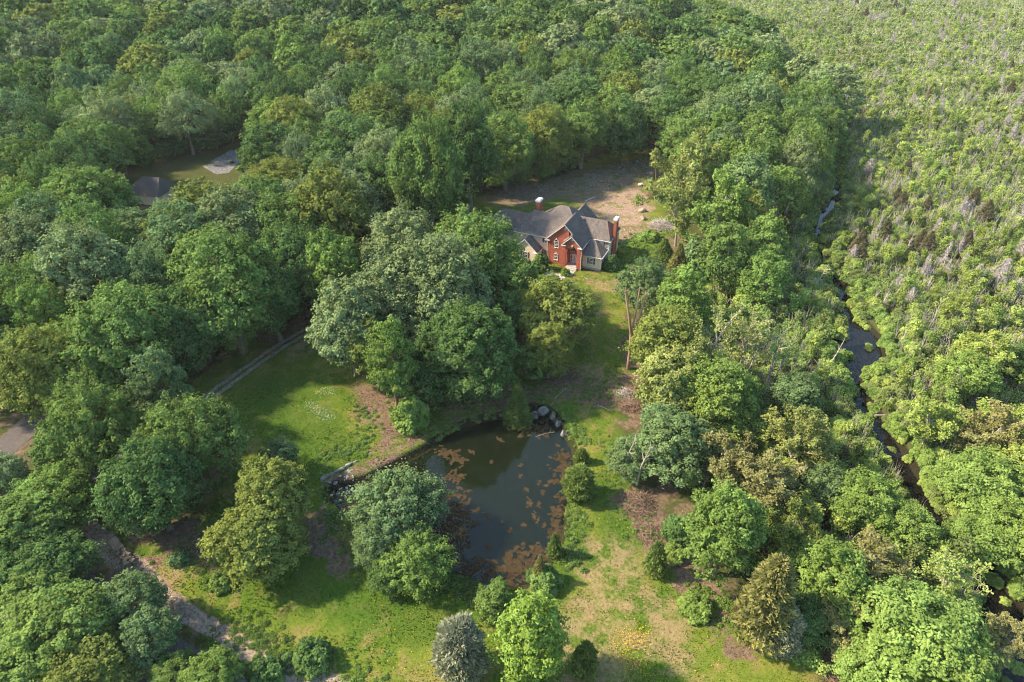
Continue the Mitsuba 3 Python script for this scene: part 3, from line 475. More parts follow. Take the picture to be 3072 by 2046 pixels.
# ---------------------------------------------------------------- plants: materials
def leaf(name, c0, c1, trans=0.5):
    def fn(p, n, uv):
        h = noise(p.x * 0.13, p.y * 0.13, p.z * 0.1)
        c = mix(c0, c1, dr.clip(uv.x * 0.65 + uv.y * 0.45 - 0.05, 0, 1)) * (0.8 + 0.4 * uv.y) * (0.84 + 0.32 * noise(p.x * 0.05, p.y * 0.05, 4.0))
        return c * mix((1.07, 0.95, 0.93), (0.94, 0.95, 1.10), h)
    scene['mat_leaf_' + name] = {'type': 'principledthin', 'base_color': mikit.proc(fn), 'roughness': 0.42, 'spec_trans': 0.0, 'diff_trans': trans, 'eta': 1.45}
for nm, c0, c1 in (('oak', (0.129, 0.228, 0.055), (0.213, 0.345, 0.090)), ('deep', (0.081, 0.172, 0.050), (0.146, 0.262, 0.078)), ('olive', (0.168, 0.235, 0.050), (0.258, 0.331, 0.082)), ('blue', (0.120, 0.215, 0.080), (0.210, 0.335, 0.135)),
                   ('bright', (0.140, 0.255, 0.050), (0.235, 0.375, 0.095)), ('sage', (0.180, 0.265, 0.105), (0.280, 0.390, 0.165)), ('gold', (0.215, 0.290, 0.075), (0.330, 0.400, 0.130)), ('tan', (0.235, 0.270, 0.095), (0.335, 0.355, 0.145)), ('vivid', (0.200, 0.360, 0.055), (0.310, 0.480, 0.100)), ('dullcon', (0.190, 0.200, 0.105), (0.270, 0.280, 0.165)),
                   ('lime', (0.255, 0.375, 0.075), (0.385, 0.510, 0.140)), ('moss', (0.165, 0.285, 0.060), (0.265, 0.405, 0.105)), ('swamp', (0.134, 0.207, 0.060), (0.224, 0.304, 0.100)), ('cedar', (0.187, 0.210, 0.065), (0.341, 0.360, 0.123)), ('bluecedar', (0.250, 0.300, 0.185), (0.390, 0.440, 0.275)), ('darkcedar', (0.122, 0.210, 0.051), (0.228, 0.331, 0.080))): leaf(nm, c0, c1)
diffuse('mat_bark', lambda p, n, uv: mix((0.16, 0.13, 0.105), (0.30, 0.26, 0.22), fbm(p.x * 3, p.y * 3, p.z * 0.8)))
diffuse('mat_pale_bark', lambda p, n, uv: mix((0.30, 0.27, 0.23), (0.52, 0.48, 0.43), fbm(p.x * 3, p.y * 3, p.z * 0.8)))
diffuse('mat_red_bark', lambda p, n, uv: mix((0.26, 0.15, 0.10), (0.44, 0.31, 0.23), fbm(p.x * 3, p.y * 3, p.z * 0.8)))
diffuse('mat_brush', lambda p, n, uv: mix((0.17, 0.115, 0.085), (0.36, 0.26, 0.20), fbm(p.x * 6, p.y * 6, p.z * 6)))
diffuse('mat_grey_twig', lambda p, n, uv: mix((0.34, 0.315, 0.31), (0.56, 0.53, 0.525), fbm(p.x * 5, p.y * 5, p.z * 5)))

# ---------------------------------------------------------------- plants: prototypes
def unit(v): return v / (np.linalg.norm(v, axis=-1, keepdims=True) + 1e-9)
def leaves(c, nrm, size, g, quad=True, long=1.5):
    """Leaf faces at the points c with normals nrm: folded rhombs (two triangles) or single triangles. Returns (v, f)."""
    n = len(c); nrm = unit(nrm); r = unit(np.cross(nrm, g.normal(size=(n, 3)))); s = np.cross(nrm, r)
    size = np.broadcast_to(size, (n,))[:, None] * g.uniform(.7, 1.3, (n, 1))
    if quad:
        dn = nrm * size * .18
        v = np.stack([c + r * size * .5 * long ** .5, c + s * size * .42 - dn, c - r * size * .5 * long ** .5, c - s * size * .42 - dn], 1).reshape(-1, 3)
        k = np.arange(n) * 4
        return v, np.vstack([np.stack([k, k + 1, k + 2], 1), np.stack([k, k + 2, k + 3], 1)]), 4
    v = np.stack([c + r * size * .62, c + (-r * .45 + s * .55) * size, c + (-r * .45 - s * .55) * size], 1).reshape(-1, 3)
    k = np.arange(n) * 3
    return v, np.stack([k, k + 1, k + 2], 1), 3
def fib(n, g):
    i = np.arange(n) + .5; z = 1 - 2 * i / n; a = i * 2.39996 + g.uniform(0, 6); q = np.sqrt(1 - z * z)
    return unit(np.stack([q * np.cos(a), q * np.sin(a), z], 1) + g.normal(size=(n, 3)) * .12)
def crown_lobes(g, R, c, zc, k, spread):
    """Sub-crowns (centre, radii) of a crown of radius R, half height c, centre height zc."""
    out = [((0, 0, zc + .12 * c), (R * .74, R * .74, c * .88))]
    a0 = g.uniform(0, 6.28)
    for i in range(k):
        a = a0 + 6.283 * i / k + g.normal() * .25; q = R * spread * g.uniform(.85, 1.15); s = g.uniform(.42, .58)
        out.append(((q * math.cos(a), q * math.sin(a), zc + c * g.uniform(-.45, .28)), (R * s, R * s, c * g.uniform(.42, .6))))
    return out
def broadleaf(seed, R, H, cb, k=5, spread=.5, ncl=110, rcl=.2, nleaf=170, size=.36, quad=True, up=.35, limbs=16, flat=.75, twigs=0, zmin=-.55, shag=.0, ragged=1.0):
    g = np.random.default_rng(seed); c, zc = (H - cb) / 2, (H + cb) / 2
    lobes = crown_lobes(g, R, c, zc, k, spread); P, D = [], []
    for (o, r) in lobes:
        n = max(8, int(ncl * (r[0] * r[2]) / (R * c) * 1.5)); d = fib(n, g); d = d[d[:, 2] > zmin]
        rf = g.uniform(.78, 1.02, (len(d), 1)) * (1 + .16 * (meshkit.fbm(d * 2 + seed)[:, None] - .5) * 2)
        q = np.asarray(o) + d * np.asarray(r) * rf; keep = np.ones(len(q), bool)
        for (o2, r2) in lobes:
            if o2 is not o: keep &= (((q - o2) / r2) ** 2).sum(1) > .62
        P.append(q[keep]); D.append(d[keep])
    P, D = np.vstack(P), np.vstack(D); inner = g.random(len(P)) < .22
    P[inner] = (P[inner] - [0, 0, zc]) * .62 + [0, 0, zc]
    keep = g.random(len(P)) > .14; P, D, inner = P[keep], D[keep], inner[keep]; rc = R * rcl * g.uniform(.6, 1.6, len(P)) ** 1.2; V, F, U, off = [], [], [], 0
    n = nleaf; N = len(P)
    d = unit(g.normal(size=(N, n, 3)) + D[:, None] * .75 + [0, 0, .45])
    rad = g.uniform(.45, 1.2, (N, n, 1)) * (1 + .7 * (meshkit.fbm(d * 1.7 + P[:, None] * 3, 2)[..., None] - .5)) * (1 + shag * g.normal(size=(N, n, 1)))
    ax = unit(D * .9 + [0, 0, .35] + g.normal(size=(N, 3)) * .55)[:, None]; st = 1 + ragged * g.uniform(-.1, 1.3, (N, 1, 1))   # clumps drawn out along their shoots
    q = d * rad * rc[:, None, None] * [1, 1, flat]; al = (q * ax).sum(-1, keepdims=True)
    pts = P[:, None] + q * .86 + ax * al * (st - .86)
    nr = d * .55 + D[:, None] * .25 + [0, 0, up] + g.normal(size=(N, n, 3)) * .45
    v, f, kk = leaves(pts.reshape(-1, 3), nr.reshape(-1, 3), size, g, quad)
    uv = np.stack([g.random(N * n), np.repeat(g.random(N), n)], 1).repeat(kk, 0)
    t = MB(); r0 = .028 * H; lean = g.normal(size=2) * .3
    tz = np.linspace(0, 1, 7); top = cb + (H - cb) * .62; tr = np.stack([lean[0] * tz ** 2, lean[1] * tz ** 2, tz * top], 1); tr[1:-1, :2] += g.normal(size=(5, 2)) * .12
    t.tube(tr, r0 * (1 - .75 * tz) * np.where(tz == 0, 1.35, 1), 7)
    if limbs:
        for i in g.choice(N, min(limbs, N), replace=False):
            h0 = g.uniform(.35, .85); s = np.array([np.interp(h0, tz, tr[:, j]) for j in range(3)]); e = P[i]; q = np.linspace(0, 1, 5)[:, None]
            mid = (s + e) / 2 + [0, 0, -.08 * np.linalg.norm(e - s)]; pth = s * (1 - q) ** 2 + 2 * mid * q * (1 - q) + e * q * q
            t.tube(pth, np.linspace(r0 * .42, .035, 5), 5)
    for i in (g.choice(N, min(twigs, N), replace=False) if twigs else ()):
        for _ in range(3):
            e = P[i] + unit(D[i] + g.normal(size=3) * .6) * rc[i] * g.uniform(1.1, 1.6); t.tube([P[i], (P[i] + e) / 2 + g.normal(size=3) * .15, e], [.06, .04, .02], 4)
    return dict(R=R, H=H, zc=zc, parts=[('crown', mikit.ply((v, f), None, uv=uv), 'leaf'), ('trunk', mikit.ply(t.get(), None, smooth=60), 'bark')])
def branching(seed, R, H, cb, n1=7, levels=3, nleaf=5000, size=.26, twig=.018, r0=.2, split=3):
    """A thin-leaved tree whose pale limbs show: trunk, limbs, twigs, and small leaves at the twig ends."""
    g = np.random.default_rng(seed); t = MB(); tips = []; zc = (H + cb) / 2
    def grow(p, d, l, r, lev):
        q = p + d * l * .5 + g.normal(size=3) * l * .06; e = p + d * l + g.normal(size=3) * l * .1
        t.tube([p, q, e], [r, r * .8, r * .6], 5 if lev < 2 else 3, cap=False)
        if lev >= levels: tips.append((q, e)); return
        for _ in range(split if lev else split + 1):
            nd = unit(d + g.normal(size=3) * .55 + [0, 0, .12]); grow(e if g.random() < .6 else q, nd, l * g.uniform(.55, .8), r * .58, lev + 1)
        tips.append((q, e))
    tz = np.linspace(0, 1, 6); lean = g.normal(size=2) * .6; tr = np.stack([lean[0] * tz ** 1.5, lean[1] * tz ** 1.5, tz * H * .62], 1)
    t.tube(tr, r0 * (1 - .6 * tz), 7)
    for i in range(n1):
        h0 = cb / H / .62 * .8 + (1 - cb / H / .62 * .8) * (i + .5) / n1; s = np.array([np.interp(h0, tz, tr[:, j]) for j in range(3)]); a = i * 2.4 + g.normal() * .3
        el = g.uniform(.55, 1.1); grow(s, np.array([math.cos(a) * math.cos(el), math.sin(a) * math.cos(el), math.sin(el)]), R * g.uniform(.45, .62), r0 * .45, 1)
    grow(tr[-1], unit(np.array([lean[0] * .1, lean[1] * .1, 1.0])), (H - H * .62) * .5, r0 * .4, 1)
    A, B = np.array([x[0] for x in tips]), np.array([x[1] for x in tips]); i = g.integers(0, len(A), nleaf); w = g.uniform(.1, 1.25, (nleaf, 1))
    c = A[i] + (B[i] - A[i]) * w + g.normal(size=(nleaf, 3)) * .22
    v, f, k = leaves(c, g.normal(size=(nleaf, 3)) * .7 + [0, 0, .6], size, g)
    uv = np.stack([g.random(nleaf), g.random(len(A))[i]], 1).repeat(k, 0)
    return dict(R=R, H=H, zc=zc, parts=[('crown', mikit.ply((v, f), None, uv=uv), 'leaf'), ('trunk', mikit.ply(t.get(), None, smooth=60), 'bark')])
def conifer(seed, R, H, cb, n=7000, size=.34, power=.8, wob=.25, round_=0.0):
    g = np.random.default_rng(seed); t = MB(); t.tube([[0, 0, 0], [.05, 0, H * .5], [0, 0, H * .96]], [.03 * H, .02 * H, .02], 6)
    u = g.random(n) ** .8; z = cb + (H - cb) * u; a = g.uniform(0, 6.283, n)
    prof = (1 - u) ** power * (1 - round_) + round_ * np.sqrt(np.clip(1 - (2 * u - .9) ** 2 / 1.25, 0, 1))
    lump = 1 + wob * 2 * (meshkit.fbm(np.stack([np.cos(a) * 2, np.sin(a) * 2, z * 1.1], 1) + seed, 3) - .5)
    q = R * prof * lump * (1 - .75 * g.random(n) ** 2.2)
    c = np.stack([q * np.cos(a), q * np.sin(a), z], 1); out = np.stack([np.cos(a), np.sin(a), np.full(n, .45)], 1)
    m = g.normal(size=(n, 3)) * .5 + [0, 0, .6] + out * .4; r = unit(out + g.normal(size=(n, 3)) * .5); s = unit(np.cross(m, r)); sz = size * g.uniform(.6, 1.3, (n, 1))
    v = np.stack([c + r * sz, c + s * sz * .3, c - r * sz * .4, c - s * sz * .3], 1).reshape(-1, 3); k = np.arange(n) * 4
    f = np.vstack([np.stack([k, k + 1, k + 2], 1), np.stack([k, k + 2, k + 3], 1)])
    uv = np.stack([g.random(n), np.clip(lump - .5, 0, 1)], 1).repeat(4, 0)
    for i in range(26):
        z0 = cb + (H - cb) * (i + .5) / 27; b = i * 2.4; rr = R * (1 - (i + .5) / 27) ** power * .8; t.tube([[0, 0, z0], [rr * math.cos(b), rr * math.sin(b), z0 + rr * .35]], [.05, .015], 4)
    return dict(R=R, H=H, zc=(H + cb) / 2, parts=[('crown', mikit.ply((v, f), None, uv=uv), 'leaf'), ('trunk', mikit.ply(t.get(), None, smooth=60), 'bark')])
def snag(seed, R, H, n=260):
    """A dead grey conifer: a bare pole with short dead side branches and their twigs."""
    g = np.random.default_rng(seed); t = MB(); b = MB(); lean = g.normal(size=2) * .06 * H; tz = np.linspace(0, 1, 5)
    t.tube(np.stack([lean[0] * tz, lean[1] * tz, tz * H], 1), .022 * H * (1 - .85 * tz) + .01, 6)
    for i in range(n):
        u = g.uniform(.15, 1) ** .8; a = g.uniform(0, 6.283); l = R * (1.15 - u) * g.uniform(.35, 1.1); s = np.array([lean[0] * u, lean[1] * u, u * H])
        d = np.array([math.cos(a), math.sin(a), g.normal() * .25 - .1]); e = s + d * l + g.normal(size=3) * .1; b.tube([s, (s + e) / 2 + g.normal(size=3) * .08, e], [.05, .035, .02], 3, cap=False)
        for _ in range(3):
            p = s + (e - s) * g.uniform(.4, 1); b.tube([p, p + (unit(d + g.normal(size=3) * .7) * l * .35)], [.028, .014], 3, cap=False)
    return dict(R=R, H=H, zc=H * .55, parts=[('trunk', mikit.ply(t.get(), None, smooth=60), 'bark'), ('branches', mikit.ply(b.get(), None), 'bark')])
def sapling(seed, R, H, ncl=9, nleaf=60, size=.32):
    g = np.random.default_rng(seed); t = MB(); tz = np.linspace(0, 1, 5); lean = g.normal(size=2) * .12 * H
    tr = np.stack([lean[0] * tz ** 1.3, lean[1] * tz ** 1.3, tz * H * .93], 1); t.tube(tr, .016 * H * (1 - .8 * tz) + .012, 5)
    V, N = [], []; P = []
    for i in range(ncl):
        u = .38 + .62 * (i + g.random()) / ncl; s = np.array([np.interp(u, tz, tr[:, j]) for j in range(3)]); a = g.uniform(0, 6.28); q = R * g.uniform(.1, .85) * (1.25 - u)
        e = s + [q * math.cos(a), q * math.sin(a), .25 * q]; P.append(e); t.tube([s, e], [.03, .015], 3, cap=False)
    P = np.array(P); d = unit(g.normal(size=(ncl, nleaf, 3)) + [0, 0, .35]); rc = R * g.uniform(.34, .66, (ncl, 1, 1))
    c = (P[:, None] + d * rc * g.uniform(.4, 1.1, (ncl, nleaf, 1)) * [1, 1, .8]).reshape(-1, 3)
    v, f, k = leaves(c, (d.reshape(-1, 3) * .5 + g.normal(size=c.shape) * .5 + [0, 0, .45]), size, g)
    uv = np.stack([g.random(len(c)), np.repeat(g.random(ncl), nleaf)], 1).repeat(k, 0)
    return dict(R=R, H=H, zc=H * .65, parts=[('crown', mikit.ply((v, f), None, uv=uv), 'leaf'), ('trunk', mikit.ply(t.get(), None, smooth=60), 'bark')])
def bush(seed, R, H, ncl=22, nleaf=110, size=.3, quad=True):
    g = np.random.default_rng(seed); d = fib(ncl * 2, g); d = d[d[:, 2] > -.15]; P = d * [R * .72, R * .72, H * .72] * g.uniform(.7, 1.1, (len(d), 1)) + [0, 0, H * .12]; N = len(P)
    q = unit(g.normal(size=(N, nleaf, 3)) + d[:, None] * .6 + [0, 0, .4]); c = P[:, None] + q * R * .33 * g.uniform(.55, 1.1, (N, nleaf, 1)); c = c.reshape(-1, 3); c[:, 2] = np.abs(c[:, 2])
    v, f, k = leaves(c, q.reshape(-1, 3) * .6 + [0, 0, .4] + g.normal(size=c.shape) * .4, size, g, quad)
    uv = np.stack([g.random(len(c)), np.repeat(g.random(N), nleaf)], 1).repeat(k, 0); t = MB()
    for i in range(7): t.tube([[0, 0, 0], P[i * N // 7] * [1, 1, .9]], [.05, .015], 4)
    return dict(R=R, H=H, zc=H * .5, parts=[('foliage', mikit.ply((v, f), None, uv=uv), 'leaf'), ('stem', mikit.ply(t.get(), None), 'bark')])
PROTO = {}
for i, (R, H_, cb, k, sp) in enumerate([(7, 17, 2.6, 5, .55), (6.5, 18, 2.2, 6, .58), (7.5, 16.5, 3, 7, .64), (6, 18.5, 2.2, 5, .48)]):
    PROTO[f'oak{i}'] = broadleaf(20 + i, R, H_, cb, k, sp, ncl=240, rcl=.135, nleaf=80, size=.38, twigs=8, flat=.8, zmin=-.85)
for i, (R, H_, cb, k, sp) in enumerate([(8, 19, 4.5, 5, .55), (7.2, 20, 5, 4, .55), (8.6, 18.5, 4, 7, .62), (6.8, 20, 4, 5, .5), (7.8, 19, 4.5, 6, .6)]):
    PROTO[f'mid{i}'] = broadleaf(40 + i, R, H_, cb, k, sp, ncl=190, rcl=.125, nleaf=44, size=.50, limbs=8, flat=.85, ragged=.6, zmin=-.75)
    PROTO[f'far{i}'] = broadleaf(60 + i, R * 1.1, H_, cb + 1, k, sp, ncl=170, rcl=.125, nleaf=28, size=.85, quad=False, limbs=0, zmin=-.45, flat=.85, ragged=.35)
for i, (R, H_, cb, k, sp) in enumerate([(4.2, 13, 1.5, 4, .4), (4.6, 12.5, 2, 5, .45)]):
    PROTO[f'maple{i}'] = broadleaf(80 + i, R, H_, cb, k, sp, ncl=170, rcl=.155, nleaf=70, size=.31, up=.3, limbs=12, zmin=-.8)
PROTO['column0'] = broadleaf(90, 3.6, 13, .8, 4, .3, ncl=190, rcl=.17, nleaf=75, size=.28, limbs=10, zmin=-.9)
PROTO['willow0'] = broadleaf(91, 6, 13, 2, 7, .62, ncl=190, rcl=.14, nleaf=80, size=.34, twigs=30, shag=.18, zmin=-.8)
PROTO['under0'] = broadleaf(92, 3.2, 7.5, .6, 4, .5, ncl=70, rcl=.24, nleaf=80, size=.38, limbs=5, zmin=-.9)
PROTO['under1'] = broadleaf(93, 3.0, 8.5, .8, 3, .45, ncl=64, rcl=.25, nleaf=80, size=.38, limbs=5, zmin=-.9)
for i in range(3): PROTO[f'thin{i}'] = branching(100 + i, 5, 13, 2.6, n1=10, nleaf=9500, size=.29)
for i in range(2): PROTO[f'bare{i}'] = branching(110 + i, 4.6, 14, 6, n1=7, nleaf=1900, size=.26, r0=.27)
PROTO['cedar0'] = conifer(120, 2.6, 8.5, 1.4, n=6500, size=.42, power=.8, round_=.3, wob=.45); PROTO['cedar1'] = conifer(121, 2.7, 6.2, .15, n=6500, size=.42, power=.6, round_=.85, wob=.5)
PROTO['cedar2'] = conifer(122, 1.9, 4.2, .1, n=2400, size=.42, power=.7, round_=.35, wob=.7); PROTO['spruce0'] = conifer(123, 2.6, 9, .8, n=6000, size=.4, power=.9, wob=.4)
for i in range(3): PROTO[f'snag{i}'] = snag(130 + i, [2.0, 1.6, 2.4][i], [7.5, 8.5, 7][i], [300, 240, 340][i])
for i in range(4): PROTO[f'sapling{i}'] = sapling(140 + i, 1.7, [6, 7, 5, 5.5][i], [9, 10, 8, 11][i], 62)
for i in range(2): PROTO[f'bush{i}'] = bush(150 + i, 1.8, [1.9, 2.4][i])
PROTO['weed0'] = bush(160, .7, .5, 9, 14, .22); PROTO['weed1'] = bush(161, .9, .35, 10, 14, .2)
def thicket(seed, n, nleaf, size, quad=True):
    """A patch of swamp shrubs about 9 m across, as leaf meshes in two tints plus grey twigs."""
    g = np.random.default_rng(seed); out = []
    for j in range(2):
        V, U, F, off = [], [], [], 0
        for _ in range(n):
            x, y = g.uniform(-4.8, 4.8, 2); R = g.uniform(.7, 1.5); Hh = g.uniform(.9, 2.6); N = nleaf
            d = unit(g.normal(size=(N, 3)) + [0, 0, .5]); c = np.array([x, y, Hh * .45]) + d * [R, R, Hh * .55] * g.uniform(.55, 1.05, (N, 1)) * (1 + .5 * (meshkit.fbm(d * 3 + g.uniform(0, 99), 2)[:, None] - .5))
            v, f, k = leaves(c, d * .5 + [0, 0, .5] + g.normal(size=(N, 3)) * .5, size, g, quad)
            V.append(v); F.append(f + off); off += len(v); U.append(np.stack([g.random(N), np.full(N, g.random())], 1).repeat(k, 0))
        out.append(mikit.ply((np.vstack(V), np.vstack(F)), None, uv=np.vstack(U)))
    t = MB()
    for _ in range(n):
        x, y = g.uniform(-4.5, 4.5, 2)
        for _ in range(5):
            a = g.uniform(0, 6.28); h = g.uniform(1.4, 3.9); t.tube([[x, y, .2], [x + .35 * math.cos(a), y + .35 * math.sin(a), h * .6], [x + .8 * math.cos(a), y + .8 * math.sin(a), h]], [.045, .035, .02], 3, cap=False)
    return out[0], out[1], mikit.ply(t.get(), None)
THICK = [thicket(170 + i, 11, 95, .36) for i in range(3)]; THICK_FAR = [thicket(180 + i, 8, 34, .75, False) for i in range(3)]

def group_of(proto, leaf_mat, bark):
    k = f'proto_{proto}_{leaf_mat}_{bark}'
    if k not in scene:
        scene[k] = {'type': 'shapegroup', **{nm: {**p, 'bsdf': {'type': 'ref', 'id': f'mat_leaf_{leaf_mat}' if slot == 'leaf' else f'mat_{bark}'}} for nm, p, slot in PROTO[proto]['parts']}}
    return k
def plant(key, proto, leaf_mat, x, y, s, sz=None, rz=0.0, bark='bark', z=None, lean=0.0):
    z = float(terrain(x, y)) - .05 if z is None else z
    tw = T().translate([x, y, z]).rotate([0, 0, 1], math.degrees(rz)).rotate([1, 0, 0], lean).scale([s, s, sz or s])
    scene[key] = {'type': 'instance', 'g': {'type': 'ref', 'id': group_of(proto, leaf_mat, bark)}, 'to_world': tw}
    return key
